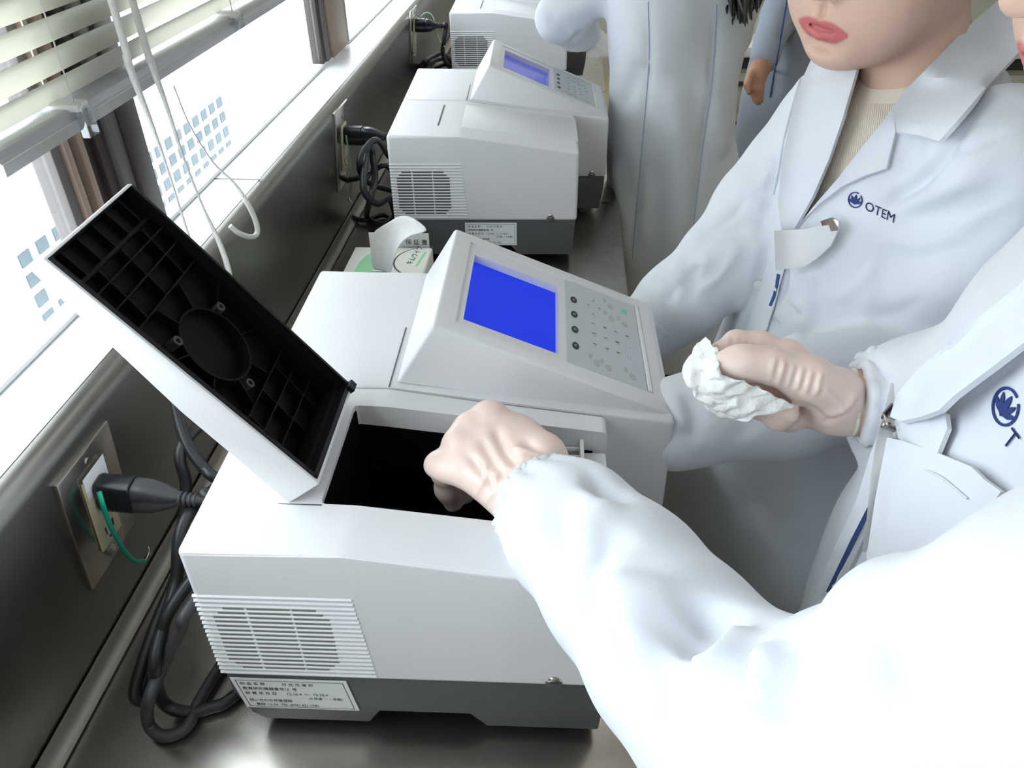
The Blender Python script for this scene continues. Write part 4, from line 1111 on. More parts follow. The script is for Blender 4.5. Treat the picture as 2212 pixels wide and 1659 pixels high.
def patch(name, poly, bv, m, parent=None, off=0.002, thick=0.002, step=12, lift=None, smoothdepth=0, round_=True):
    """a piece of cloth lying on a surface, cut to an outline; lift(px,py) raises it off the surface"""
    poly = [tuple(p) for p in poly]; pa = np.array(poly, float)
    # resample the border
    B_ = []
    for i in range(len(pa)):
        a, b = pa[i], pa[(i + 1) % len(pa)]; k = max(1, int(np.linalg.norm(b - a) / step))
        B_ += [a + (b - a) * t / k for t in range(k)]
    B_ = np.array(B_); gx = np.arange(pa[:, 0].min(), pa[:, 0].max(), step); gy = np.arange(pa[:, 1].min(), pa[:, 1].max(), step)
    G = np.stack(np.meshgrid(gx, gy), -1).reshape(-1, 2); G = G[inpoly(G, poly)] if len(G) else G
    if len(G):
        dmin = np.min(np.linalg.norm(G[:, None] - B_[None], axis=2), axis=1); G = G[dmin > step * 0.5]
    allp = np.concatenate([B_, G]) if len(G) else B_
    nb = len(B_)
    r = delaunay_2d_cdt([Vector(p) for p in allp], [(i, (i + 1) % nb) for i in range(nb)], [list(range(nb))], 1, 1e-5)
    V2 = np.array([(p.x, p.y) for p in r[0]]); T = [f for f in r[2]]
    dep = np.full(len(V2), np.nan); NN = np.zeros((len(V2), 3))
    for i, (a, b) in enumerate(V2):
        p, n_ = hit(bv, a, b)
        if p is not None: dep[i] = -((p - CAM) @ ROT)[2]; NN[i] = n_ if np.dot(n_, CAM - p) > 0 else -n_
    ok = ~np.isnan(dep)
    if ok.sum() < 3: return None
    # fill misses and outliers with a plane fitted to the rest
    A_ = np.c_[V2[ok], np.ones(ok.sum())]; inv = 1 / dep[ok]; co_, *_ = np.linalg.lstsq(A_, inv, rcond=None)
    pl = 1 / np.maximum(np.c_[V2, np.ones(len(V2))] @ co_, 1e-3)
    dep = np.where(ok, dep, pl); NN[~ok] = NN[ok].mean(0)
    if smoothdepth:
        lim = dep.copy(); ee = np.array(sorted({tuple(sorted((f[i], f[(i + 1) % 3]))) for f in T for i in range(3)}))
        for _ in range(int(60 * smoothdepth)):
            sm = np.bincount(ee[:, 0], dep[ee[:, 1]], len(dep)) + np.bincount(ee[:, 1], dep[ee[:, 0]], len(dep)); ct = np.bincount(ee[:, 0], minlength=len(dep)) + np.bincount(ee[:, 1], minlength=len(dep))
            dep = np.minimum(0.3 * dep + 0.7 * sm / np.maximum(ct, 1), lim + 0.0015)
        for _ in range(4):
            for q_ in range(3):
                NN[:, q_] = NN[:, q_] + (np.bincount(ee[:, 0], NN[ee[:, 1], q_], len(dep)) + np.bincount(ee[:, 1], NN[ee[:, 0], q_], len(dep)))
            NN /= np.linalg.norm(NN, axis=1)[:, None] + 1e-9
    NN /= np.linalg.norm(NN, axis=1)[:, None] + 1e-9
    L_ = np.array([lift(a, b) if lift else 0.0 for a, b in V2])
    X = np.array([P(a, b, d) for (a, b), d in zip(V2, dep)]); VD = CAM - X; VD /= np.linalg.norm(VD, axis=1)[:, None]
    cs = np.clip((VD * NN).sum(1), 0.45, 1)
    X = X + VD * ((off + L_) / cs)[:, None]
    n = len(X); T3 = [tuple(f) for f in T]
    # orient towards the camera
    tri = []
    for f in T3:
        a, b, c = X[f[0]], X[f[1]], X[f[2]]
        tri.append(f if np.dot(np.cross(b - a, c - a), CAM - a) > 0 else tuple(reversed(f)))
    Xb = X - NN * thick
    from collections import Counter
    ed = {}
    for f in tri:
        for i in range(3): ed[(f[i], f[(i + 1) % 3])] = 1
    side = [(a, b) for (a, b) in ed if (b, a) not in ed]
    faces = tri + [tuple(i + n for i in reversed(f)) for f in tri] + [(b, a, a + n, b + n) for a, b in side]
    me = bpy.data.meshes.new(name); me.from_pydata([tuple(p) for p in np.concatenate([X, Xb])], [], faces); me.update()
    o = link(name, me, m, parent); return autosmooth(o, 40)
def stitch(name, pts, bv, m, parent, r=0.0006, off=0.0006):
    q = [hit(bv, a, b) for a, b in outline(pts, 6, False)]; q = [p + n_ * off for p, n_ in q if p is not None]
    if len(q) > 2: return tube(name, q, r, m, parent, 5, 0)

# ------------------------------------------------------------------ cloth, skin and hair materials
def cloth(name, color, rough=0.85, weave=1400):
    m = mat(name, color, rough, spec=0.2, var=0.03, vscale=40, bump=0.12, bscale=weave, sheen=0.15)
    return m
MT['coat'] = cloth('pale_blue_white_cotton', (0.70, 0.725, 0.775))
MT['coatshade'] = cloth('shade_toned_cotton', (0.31, 0.34, 0.40))  # coat cotton darkened so that its colour carries the shade
MT['shirt'] = cloth('cream_ribbed_knit', (0.80, 0.73, 0.62))
MT['piping_shadow'] = cloth('navy_piping_and_shadow', (0.05, 0.09, 0.24))  # navy for piping and for the shadow drawn along a coat front
MT['cuffknit'] = cloth('white_cuff_cotton', (0.74, 0.75, 0.80))
MT['trouser'] = cloth('dark_trouser_cloth', (0.035, 0.035, 0.045))
MT['shoe'] = mat('black_shoe_leather', (0.02, 0.02, 0.022), 0.45, var=0.1)
MT['skin'] = mat('skin', (0.66, 0.44, 0.345), 0.48, spec=0.35, var=0.06, vscale=60, bump=0.06, bscale=500, sss=0.12)
def add_lips(m, lipcol):
    n = m.node_tree.nodes; l = m.node_tree.links; b = n['Principled BSDF']
    src = b.inputs['Base Color'].links[0].from_socket
    at_ = n.new('ShaderNodeAttribute'); at_.attribute_name = 'lip'; mx = n.new('ShaderNodeMix'); mx.data_type = 'RGBA'
    l.new(at_.outputs['Fac'], mx.inputs[0]); l.new(src, mx.inputs[6]); mx.inputs[7].default_value = (*lipcol, 1); l.new(mx.outputs[2], b.inputs['Base Color'])
    return m
add_lips(MT['skin'], (0.55, 0.15, 0.15))
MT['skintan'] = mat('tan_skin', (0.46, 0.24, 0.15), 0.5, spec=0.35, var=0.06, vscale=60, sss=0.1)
MT['lips'] = mat('lip_skin', (0.56, 0.17, 0.16), 0.35, spec=0.5, var=0.10, vscale=200, bump=0.15, bscale=500, sss=0.12)
MT['glove'] = mat('translucent_latex_glove', (0.80, 0.63, 0.56), 0.36, spec=0.5, var=0.05, vscale=60, bump=0.15, bscale=160, sss=0.25)
MT['glovecuff'] = mat('cream_latex_cuff', (0.82, 0.74, 0.62), 0.4, spec=0.5, var=0.05, vscale=60, bump=0.12, bscale=120, sss=0.15)
MT['glovepale'] = mat('pale_latex_glove', (0.78, 0.73, 0.69), 0.36, spec=0.5, var=0.05, vscale=60, bump=0.15, bscale=160, sss=0.2)
MT['hair'] = mat('black_hair', (0.010, 0.008, 0.008), 0.35, spec=0.6, var=0.3, vscale=200)
MT['eye'] = mat('eye_white', (0.75, 0.73, 0.70), 0.2)
MT['iris'] = mat('dark_iris', (0.02, 0.012, 0.008), 0.15)
MT['glasses'] = mat('black_spectacle_frame', (0.006, 0.006, 0.007), 0.3)
MT['navy'] = mat('navy_embroidery', (0.022, 0.045, 0.19), 0.8, var=0.15, vscale=900, bump=0.4, bscale=1500)
MT['badge'] = mat('frosted_badge_sleeve', (0.66, 0.66, 0.68), 0.5, var=0.04)
MT['button'] = mat('white_coat_button', (0.70, 0.72, 0.76), 0.35)

# ------------------------------------------------------------------ heads
def head_shape(R, o, sc=1.0):
    """R: columns are the head's forward, left and up axes; o: head centre (between the ears)"""
    g = lambda x, y, z: np.asarray(o) + R @ (np.array([x, y, z]) * sc)
    s = Shape(); E = lambda c, r, k=0.02: s.ell(g(*c), np.array(r) * sc, R, k * sc); X = lambda c, r, k: s.sub(g(*c), np.array(r) * sc, R, k * sc)
    E((-0.018, 0, 0.048), (0.098, 0.074, 0.080))
    E((0.022, 0, -0.018), (0.066, 0.062, 0.082), 0.05)
    E((0.028, 0, -0.052), (0.050, 0.048, 0.043), 0.03)
    for q in (-1, 1):
        s.cone(g(-0.006, 0.054 * q, -0.030), g(0.045, 0.022 * q, -0.080), 0.014 * sc, 0.013 * sc, 0.03)
        E((0.050, 0.034 * q, -0.024), (0.028, 0.026, 0.030), 0.035)
        E((0.056, 0.030 * q, -0.052), (0.020, 0.020, 0.024), 0.03)
    E((0.066, 0, -0.088), (0.0185, 0.021, 0.0145), 0.025)
    E((0.066, 0, -0.056), (0.020, 0.030, 0.024), 0.02)
    # nose
    s.cone(g(0.078, 0, 0.016), g(0.098, 0, -0.024), 0.0075 * sc, 0.0092 * sc, 0.014)
    E((0.099, 0, -0.027), (0.0105, 0.0105, 0.0095), 0.008)
    for q in (-1, 1): E((0.090, 0.0115 * q, -0.0305), (0.0095, 0.0072, 0.0075), 0.007)
    for q in (-1, 1): X((0.095, 0.0058 * q, -0.0375), (0.0042, 0.0030, 0.0028), 0.003)
    for q in (-1, 1): X((0.094, 0.031 * q, 0.012), (0.016, 0.018, 0.011), 0.016)
    # lips
    ul = [(0.0735, -0.0255, -0.0608), (0.0835, -0.0140, -0.0580), (0.0885, -0.0050, -0.0558), (0.0885, 0.0050, -0.0558), (0.0835, 0.0140, -0.0580), (0.0735, 0.0255, -0.0608)]
    ll = [(0.0735, -0.0235, -0.0648), (0.0835, -0.0125, -0.0692), (0.0872, 0, -0.0712), (0.0835, 0.0125, -0.0692), (0.0735, 0.0235, -0.0648)]
    s.chain([g(*p) for p in ul], [r * sc for r in (0.0032, 0.0052, 0.0060, 0.0060, 0.0052, 0.0032)], 0.0022)
    s.chain([g(*p) for p in ll], [r * sc for r in (0.0032, 0.0064, 0.0076, 0.0064, 0.0032)], 0.0022)
    mo = [(0.0775, -0.0250, -0.0624), (0.0842, -0.0190, -0.0628), (0.0892, -0.0115, -0.0632), (0.0922, 0, -0.0630), (0.0892, 0.0115, -0.0632), (0.0842, 0.0190, -0.0628), (0.0775, 0.0250, -0.0624)]
    for i in range(6): s.subcone(g(*mo[i]), g(*mo[i + 1]), 0.0014 * sc, 0.0014 * sc, 0.0015)
    X((0.0925, 0, -0.0465), (0.0045, 0.0028, 0.0065), 0.004)
    X((0.0905, 0, -0.0800), (0.0095, 0.016, 0.0040), 0.012)
    for q in (-1, 1):
        E((-0.012, 0.0755 * q, -0.004), (0.017, 0.007, 0.030), 0.008)
        X((-0.007, 0.083 * q, 0.0), (0.009, 0.005, 0.017), 0.004)
    return s, g, (R, np.asarray(o, float), sc)
def axes(fwd, pitch=0.0, roll=0.0):
    f = nrm([fwd[0], fwd[1], 0]); f = nrm(f * math.cos(pitch) + np.array([0, 0, -1]) * math.sin(pitch))
    l = nrm(np.cross([0, 0, 1], f)); u = np.cross(f, l)
    if roll: l, u = l * math.cos(roll) + u * math.sin(roll), u * math.cos(roll) - l * math.sin(roll)
    return np.stack([f, l, u], 1)
def add_face_parts(person, g, R, glasses=False, hairlen=0.0, hair=True):
    for q in (-1, 1):
        e = empty('eye'); e.parent = person
        bm = bmesh.new(); bmesh.ops.create_uvsphere(bm, u_segments=18, v_segments=12, radius=0.0125)
        bmesh.ops.translate(bm, verts=bm.verts[:], vec=tuple(g(0.0715, 0.031 * q, 0.010))); frombm('eyeball', bm, MT['eye'], e, True)
        cyl('iris', g(0.0826, 0.031 * q, 0.008), R[:, 0], 0.0055, 0.0014, MT['iris'], e, 16)
        tube('eyebrow', [g(0.083, 0.014 * q, 0.026), g(0.086, 0.028 * q, 0.031), g(0.074, 0.048 * q, 0.027)], [0.002, 0.0026, 0.0012], MT['hair'], person, 6, 5)
    if glasses:
        gl = empty('spectacles'); gl.parent = person
        for q in (-1, 1):
            c = g(0.094, 0.033 * q, -0.002)
            ring = [c + R[:, 1] * 0.026 * math.cos(a) + R[:, 2] * 0.021 * math.sin(a) - R[:, 0] * 0.006 * (math.cos(a) * q) for a in np.linspace(0, 2 * math.pi, 22, endpoint=False)]
            bm = bmesh.new(); btube(bm, list(ring) + [ring[0]], 0.0017, 8, True, 3); autosmooth(frombm('rim', bm, MT['glasses'], gl), 60)
            tube('temple', [g(0.084, 0.060 * q, 0.008), g(0.05, 0.074 * q, 0.010), g(-0.02, 0.080 * q, 0.010), g(-0.035, 0.079 * q, -0.004)], 0.0016, MT['glasses'], gl, 6, 4)
        tube('bridge', [g(0.100, -0.008, 0.004), g(0.105, 0, 0.007), g(0.100, 0.008, 0.004)], 0.0016, MT['glasses'], gl, 6, 4)
    if hair:
        s = Shape(); s.ell(g(-0.022, 0, 0.052), (0.107, 0.085, 0.088), R)
        s.ell(g(-0.060, 0, 0.000), (0.060, 0.074, 0.085), R, 0.04)
        if hairlen: s.chain([g(-0.085, 0, 0.0), g(-0.115, 0, -0.07), g(-0.115, 0, -0.07 - hairlen)], [0.045, 0.038, 0.016], 0.03)
        s.sub(g(0.085, 0, -0.030), (0.085, 0.075, 0.100), R, 0.02)
        for q in (-1, 1): s.sub(g(0.02, 0.085 * q, -0.045), (0.055, 0.03, 0.055), R, 0.02)
        v, F = surfnet(s, 0.006); v = ripple(v, F, 0.002, 0.02, 5)
        polymesh('hair', v, F, MT['hair'], person)
def body_mesh(person, name, shapes, lips=None, mats=None):
    V, FF, off = [], [], 0
    for s, h, lo, hi in shapes:
        v, F = surfnet(s, h, lo, hi); V.append(v); FF.append(F + off); off += len(v)
    v = np.concatenate(V); F = np.concatenate(FF)
    o = polymesh(name, v, F, mats or [MT['skin']], person)
    if lips:
        R, oo, sc = lips
        q = ((v - oo) @ R) / sc; y = np.abs(q[:, 1]); w = np.clip(1 - (y / 0.0275) ** 2, 0, 1)
        up = -0.0628 + 0.0090 * w ** 0.8 - 0.0016 * np.exp(-(y / 0.0035) ** 2); dn_ = -0.0640 - 0.0128 * w ** 0.75
        e = np.minimum(up - q[:, 2], q[:, 2] - dn_); e = np.minimum(e, (0.0275 - y))
        lip = np.where(q[:, 0] > 0.060, np.clip(0.5 + e / 0.0024, 0, 1), 0.0)
        at_ = o.data.attributes.new('lip', 'FLOAT', 'POINT'); at_.data.foreach_set('value', lip.astype(np.float32))
    return o
def legs(person, cx_, cy_, yaw, bodyshape, trousers=True):
    c, s = math.cos(yaw), math.sin(yaw); fw = np.array([c, s, 0]); lf = np.array([-s, c, 0])
    for q in (-1, 1):
        hip = np.array([cx_, cy_, -0.02]) + lf * 0.070 * q; kn = hip + np.array([0, 0, -0.40]) + fw * 0.02; an = np.array([hip[0], hip[1], FLOOR + 0.09]) - fw * 0.01
        bodyshape.chain([hip, kn, an], [0.064, 0.050, 0.035], 0.03)
        ts = Shape().chain([hip + [0, 0, -.2], kn, an - [0, 0, .03]], [0.08, 0.064, 0.058], 0.03)
        v, F = surfnet(ts, 0.012); polymesh('trouser_leg', v, F, MT['trouser'], person)
        sh = Shape().chain([np.array([an[0], an[1], FLOOR + 0.04]) - fw * 0.05, np.array([an[0], an[1], FLOOR + 0.036]) + fw * 0.15], [0.038, 0.034], 0.02)
        v, F = surfnet(sh, 0.008); v[:, 2] = np.maximum(v[:, 2], FLOOR + 0.001); polymesh('shoe', v, F, MT['shoe'], person)
def emblem(parent, bv, c, e1, e2, m, stepn=4):
    """round crest with an open ring and a leaf bouquet; c centre px, e1/e2 px vectors to its right and top"""
    c = np.array(c, float); e1 = np.array(e1, float); e2 = np.array(e2, float)
    T = lambda a, b: tuple(c + e1 * a + e2 * b)
    ring_o = [T(math.cos(a), math.sin(a)) for a in np.linspace(math.radians(70), math.radians(70 + 338), 44)]
    ring_i = [T(0.86 * math.cos(a), 0.86 * math.sin(a)) for a in np.linspace(math.radians(70 + 338), math.radians(70), 44)]
    patch('crest_ring', ring_o + ring_i, bv, m, parent, 0.0011, 0.0007, stepn)
    def leaf(a0, l, w, base=(0, -0.62)):
        d = np.array([math.cos(a0), math.sin(a0)]); n_ = np.array([-d[1], d[0]]); b = np.array(base)
        return [T(*(b)), T(*(b + d * l * 0.45 + n_ * w)), T(*(b + d * l * 0.8 + n_ * w * 0.7)), T(*(b + d * l)), T(*(b + d * l * 0.8 - n_ * w * 0.7)), T(*(b + d * l * 0.45 - n_ * w))]
    for a0, l, w, b in [(90, 1.30, 0.20, (0, -0.62)), (62, 1.18, 0.16, (0.05, -0.58)), (118, 1.18, 0.16, (-0.05, -0.58)), (32, 0.95, 0.15, (0.08, -0.52)), (148, 0.95, 0.15, (-0.08, -0.52))]:
        patch('crest_leaf', leaf(math.radians(a0), l, w, b), bv, m, parent, 0.0012, 0.0007, stepn)
def letters(parent, bv, s, o, e1, e2, m, name='lettering'):
    """embroidered lettering: outlines projected on the cloth; o origin px, e1/e2 px per unit advance/height"""
    me = textmesh(s, 1.0, 0.0); bm = bmesh.new(); bm.from_mesh(me); bpy.data.meshes.remove(me)
    bmesh.ops.triangulate(bm, faces=bm.faces[:])
    o = np.array(o, float); e1 = np.array(e1, float); e2 = np.array(e2, float)
    bad = []
    for v in bm.verts:
        q = o + e1 * v.co.x + e2 * v.co.y; p, n_ = hit(bv, *q)
        if p is None: bad.append(v)
        else:
            if np.dot(n_, CAM - p) < 0: n_ = -n_
            v.co = p + n_ * 0.0011
    bmesh.ops.delete(bm, geom=bad, context='VERTS')
    r = bmesh.ops.extrude_face_region(bm, geom=bm.faces[:])
    return frombm(name, bm, m, parent)
#@@END4
# ------------------------------------------------------------------ the people
def person(label, loc):
    r = empty('person', (0, 0, 0)); tag(r, label, 'person', 'students in lab coats'); return r
def arr(*p): return [np.asarray(q, float) for q in p]

# ======== A: the person in front, left hand in the compartment, right hand holding a wipe
pa_ = person('person in pale lab coat in the foreground, gloved hand reaching into the open instrument', (0.6, 0.08, FLOOR))
cyA = 0.08
A_SL, A_SR = np.array([0.620, -0.110, 0.440]), np.array([0.715, 0.215, 0.430])
A_EL = P(1690, 1610, 0.40)
A_arm = [P(1160, 1082, 0.585), P(1235, 1145, 0.555), P(1345, 1262, 0.510), P(1462, 1410, 0.462), P(1575, 1530, 0.425), A_EL, P(1900, 1610, 0.335), P(2140, 1550, 0.285), P(2500, 1460, 0.240), A_SL]
A_rad = [0.037, 0.048, 0.0535, 0.055, 0.056, 0.059, 0.057, 0.059, 0.062, 0.064]
A_ER = np.array([0.690, 0.200, 0.225]); A_WR = P(1888, 872, 0.635)
sa = Shape()
sa.loft([-0.36, -0.1, 0.1, 0.25, 0.36, 0.43, 0.48, 0.515], [0.630, 0.612, 0.596, 0.607, 0.640, 0.666, 0.683, 0.693], [0.07] * 8,
        [0.135, 0.132, 0.118, 0.110, 0.112, 0.100, 0.078, 0.05], [0.22, 0.20, 0.165, 0.155, 0.165, 0.165, 0.14, 0.08], -0.30)
sa.chain(A_arm, A_rad, 0.012)
def open_end(sh, c, nxt, r):   # sleeve mouth
    a = nrm(np.asarray(nxt) - np.asarray(c)); sh.sub(np.asarray(c) - a * (r * 1.5), (r * 1.5,) * 3, None, 0.006)
open_end(sa, A_arm[0], A_arm[1], 0.055)
def gather(c, nxt, r0, r1, L_, n, amp, seed):
    a = nrm(np.asarray(nxt) - np.asarray(c)); u = nrm(np.cross(a, [0.2, 0.1, 1.0])); w = np.cross(a, u); g = np.random.default_rng(seed); out = []
    for i in range(n):
        th = 2 * math.pi * (i + g.uniform(-.25, .25)) / n; l = L_ * g.uniform(0.5, 1.2); d = math.cos(th) * u + math.sin(th) * w
        out.append(([tuple(np.asarray(c) + a * (l * t) + d * (r0 + (r1 - r0) * min(1, l * t / 0.05))) for t in (0.0, 0.5, 1.0)], amp * (1 if i % 2 else -1.2) * g.uniform(.6, 1.2), 0.0045, True))
    return out
sa.chain([A_WR, A_WR + (A_ER - A_WR) * 0.18, A_WR + (A_ER - A_WR) * 0.5, A_ER, A_SR], [0.036, 0.046, 0.052, 0.056, 0.062], 0.03)
open_end(sa, A_WR, A_ER, 0.055)
v, F = surfnet(sa, 0.0042, lo=(0.1, -0.5, -0.40), hi=(0.95, 0.5, 0.6))
v = folds(v, F, gather(A_arm[0], A_arm[1], 0.037, 0.048, 0.045, 24, 0.0035, 2) + gather(A_WR, A_ER, 0.036, 0.046, 0.035, 20, 0.0035, 3) + [
    ([(1272, 1030), (1300, 1052), (1345, 1082)], -0.0169, 0.008), ([(1240, 1050), (1290, 1085), (1330, 1120)], 0.0065, 0.010),
    ([(1345, 1080), (1400, 1042), (1440, 1060)], 0.0091, 0.010),
    ([(1211, 1084), (1213, 1160), (1240, 1235)], -0.0091, 0.012), ([(1255, 1090), (1262, 1170), (1270, 1230)], 0.0065, 0.012),
    ([(1425, 1075), (1350, 1130), (1290, 1225), (1280, 1313), (1312, 1440), (1330, 1550)], -0.0143, 0.015),
    ([(1480, 1130), (1400, 1230), (1372, 1330), (1385, 1450)], 0.0091, 0.018),
    ([(1575, 1195), (1545, 1280), (1525, 1345), (1468, 1420)], -0.0208, 0.015),
    ([(1720, 1262), (1665, 1290), (1615, 1340), (1545, 1408), (1480, 1448)], 0.0150, 0.014),
    ([(1712, 1300), (1672, 1386), (1650, 1480), (1640, 1560)], 0.0117, 0.011), ([(1745, 1340), (1700, 1440), (1672, 1560), (1665, 1640)], -0.0156, 0.012),
    ([(1640, 1340), (1610, 1430), (1600, 1520)], -0.0091, 0.012),
    ([(1790, 1300), (1900, 1270), (2050, 1220), (2200, 1160)], 0.0052, 0.02), ([(1850, 1420), (2000, 1380), (2200, 1300)], -0.0078, 0.02),
    ([(1420, 1500), (1480, 1560), (1560, 1600)], -0.0065, 0.015),
    ([(1240, 1190), (1300, 1290), (1345, 1420)], 0.005, 0.012), ([(1130, 1180), (1200, 1290), (1290, 1420)], -0.005, 0.012), ([(1400, 1300), (1420, 1400), (1450, 1520)], -0.006, 0.014), ([(1340, 1180), (1330, 1250), (1340, 1330)], 0.006, 0.010),
    ([(1500, 1120), (1560, 1190), (1610, 1260)], -0.004, 0.010), ([(1780, 1330), (1760, 1450), (1790, 1600)], 0.006, 0.016), ([(1950, 1300), (1900, 1450), (1930, 1620)], -0.006, 0.022),
    # chest: shadow along the lapel, pocket swell, fold under the arm
    ([(2212, 770), (2120, 822), (2030, 885)], -0.006, 0.005), ([(1890, 1050), (1830, 1170), (1775, 1280)], -0.007, 0.005),
    ([(2200, 1010), (2080, 1130), (1960, 1250)], -0.006, 0.012), ([(2150, 1060), (2050, 1120), (1930, 1260)], 0.006, 0.010),
    ([(2000, 1010), (1960, 1120), (1900, 1250)], 0.004, 0.014),
])
v = relaxv(v, F, 2); v = ripple(v, F, 0.0012, 0.11, 11)
coatA = polymesh('lab_coat', v, F, MT['coat'], pa_)
st_ = Shape(); st_.prims = [sa.prims[0]]
vt, Ft = surfnet(st_, 0.006, hi=(0.95, 0.5, 0.6)); bvA = tree(vt, Ft)
# lapel, chest pocket, front edge and seams
lapA = [(2290, 540), (2212, 606), (2090, 705), (1985, 795), (1938, 850), (1922, 900), (1945, 910), (1990, 900), (2028, 886), (2060, 855), (2140, 795), (2290, 680)]
patch('lapel', lapA, bvA, MT['coat'], coatA, 0.016, 0.004, 12, lift=lambda a, b: 0.006 * math.exp(-((a - 2030) / 60) ** 2), smoothdepth=0.4)
flapA = [(1932, 908), (2028, 888), (2042, 892), (2046, 925), (2020, 990), (1998, 1000), (1940, 945)]
patch('pocket_flap', flapA, bvA, MT['coat'], coatA, 0.009, 0.003, 10, smoothdepth=0.3)
pkA = [(1916, 945), (1950, 952), (2030, 980), (2098, 1008), (2125, 1035), (2162, 1062), (2120, 1120), (2060, 1195), (1985, 1275), (1880, 1290), (1872, 1200), (1890, 1080)]
patch('chest_pocket', pkA, bvA, MT['coat'], coatA, 0.0095, 0.003, 14, lift=lambda a, b: 0.006 * max(0, 1 - abs(a - 1925) / 90), smoothdepth=0.3)
frA = [(1908, 905), (1925, 960), (1900, 1060), (1862, 1140), (1800, 1275), (1760, 1290), (1790, 1210), (1850, 1080), (1880, 980)]
patch('front_edge', frA, bvA, MT['coat'], coatA, 0.013, 0.004, 14, smoothdepth=0.3)
patch('front_shadow_line', [(1874, 1095), (1880, 1099), (1848, 1165), (1792, 1280), (1784, 1278), (1838, 1165)], bvA, MT['piping_shadow'], coatA, 0.0145, 0.001, 8, smoothdepth=0.3)  # dark blue shadow along the front edge, laid on as a strip
stitch('pocket_stitch', [(1925, 985), (1990, 1010), (2060, 1035), (2120, 1080)], bvA, MT['coat'], coatA, 0.0007, 0.0100)
em = empty('crest'); em.parent = coatA
vall, Fall = v, F; bvAc = tree(v, F)
emblem(em, bvAc, (2171, 878), (22, 28), (20, -33), MT['navy'], 7)
letters(em, bvAc, 'T', (2166, 952), (30, 40), (34, -44), MT['navy'])
# clip and name badge
bd = empty('name_badge'); tag(bd, 'frosted name badge on a metal clip, seen edge-on at the foreground pocket', 'badge', 'name badges')
patch('badge_sleeve', [(1925, 826), (1912, 880), (1893, 950), (1881, 1030), (1872, 1120), (1862, 1192), (1872, 1180), (1892, 1105), (1912, 1022), (1922, 950), (1926, 890)], bvA, MT['badge'], bd, 0.017, 0.002, 12, smoothdepth=0.8)
cp_, cn_ = hit(bvA, 1968, 928)
if cp_ is not None:
    s_ = nrm(np.cross(cn_, [0, 0, 1])); u_ = np.cross(s_, cn_) * -1; u_ = nrm(np.array([0, 0, 1.0]) - cn_ * cn_[2])
    K = lambda a, b, c: cp_ + s_ * a + u_ * b + cn_ * (c - 0.004)
    tube('clip_wire', [K(-.006, -.002, .022), K(-.012, .004, .024), K(-.004, .004, .025), K(.004, .000, .024), K(.006, -.004, .022)], 0.0009, MT['screw'], bd, 6, 4)
    bm = bmesh.new()
    for k in range(2):
        w_ = [K(-.002 + .0015 * k, -.002, .016 + .004 * k), K(.004, .001, .020 + .004 * k), K(.010, .008, .018 + .003 * k), K(.013, .003, .013 + .003 * k), K(.008, -.004, .012 + .004 * k)]
        vs_ = [bm.verts.new(q) for q in w_]; bm.faces.new(vs_)
    r_ = bmesh.ops.extrude_face_region(bm, geom=bm.faces[:]); bmesh.ops.translate(bm, verts=[e for e in r_['geom'] if isinstance(e, bmesh.types.BMVert)], vec=tuple(cn_ * 0.0012))
    frombm('clip_jaw', bm, MT['screw'], bd)
    cyl('clip_pivot', K(0.001, -0.005, 0.012), cn_, 0.0028, 0.010, MT['screw'], bd, 12, 0.0005)

# left glove: back of the hand seen from the wrist, fingers down in the compartment
K1, K2, K3, K4 = P(1062, 912, 0.622), P(1022, 938, 0.620), P(998, 972, 0.612), P(992, 1012, 0.602)
WL = P(1165, 1072, 0.590); ax_ = nrm((K2 + K3) / 2 - WL)
gl = Shape()
gl.cone(P(1210, 1110, 0.572), WL, 0.028, 0.027, 0.02)
for k_, r_ in ((K1, 0.0135), (K2, 0.0135), (K3, 0.0125), (K4, 0.0115)): gl.cone(WL + (k_ - WL) * 0.15, k_, 0.0225, r_, 0.018)
for k_ in (K1, K2, K3): gl.ell(k_ + np.array([-0.002, 0.002, 0.004]), (0.0135, 0.0135, 0.0130), None, 0.006)
def finger(sh, base, dirs, lens, rads, k=0.006):
    p = np.array(base, float); pts = [p]
    for d, l in zip(dirs, lens): p = p + nrm(d) * l; pts.append(p)
    sh.chain(pts, rads, k)
    return pts
finger(gl, K1, [(-0.25, 0.35, -0.80), (-0.05, 0.15, -1), (0.2, 0.0, -1)], [0.034, 0.026, 0.02], [0.0130, 0.0112, 0.0100, 0.0085], 0.008)
finger(gl, K2, [(-0.35, 0.25, -0.80), (-0.05, 0.15, -1), (0.2, 0.0, -1)], [0.036, 0.028, 0.02], [0.0130, 0.0112, 0.0100, 0.0085], 0.008)
finger(gl, K3, [(-0.45, 0.22, -0.80), (-0.0, 0.2, -1), (0.2, 0.1, -1)], [0.034, 0.026, 0.018], [0.0122, 0.0108, 0.0096, 0.0082], 0.008)
gl.chain([K4, P(962, 1010, 0.606), P(944, 1004, 0.612), P(938, 1006, 0.618)], [0.0112, 0.0094, 0.0084, 0.0074], 0.008)
th = [P(1170, 985, 0.60), P(1120, 950, 0.625), P(1080, 935, 0.655), P(1050, 935, 0.68)]
gl.chain(th, [0.019, 0.0165, 0.0125, 0.010], 0.014)
v, F = surfnet(gl, 0.0015, relax=2)
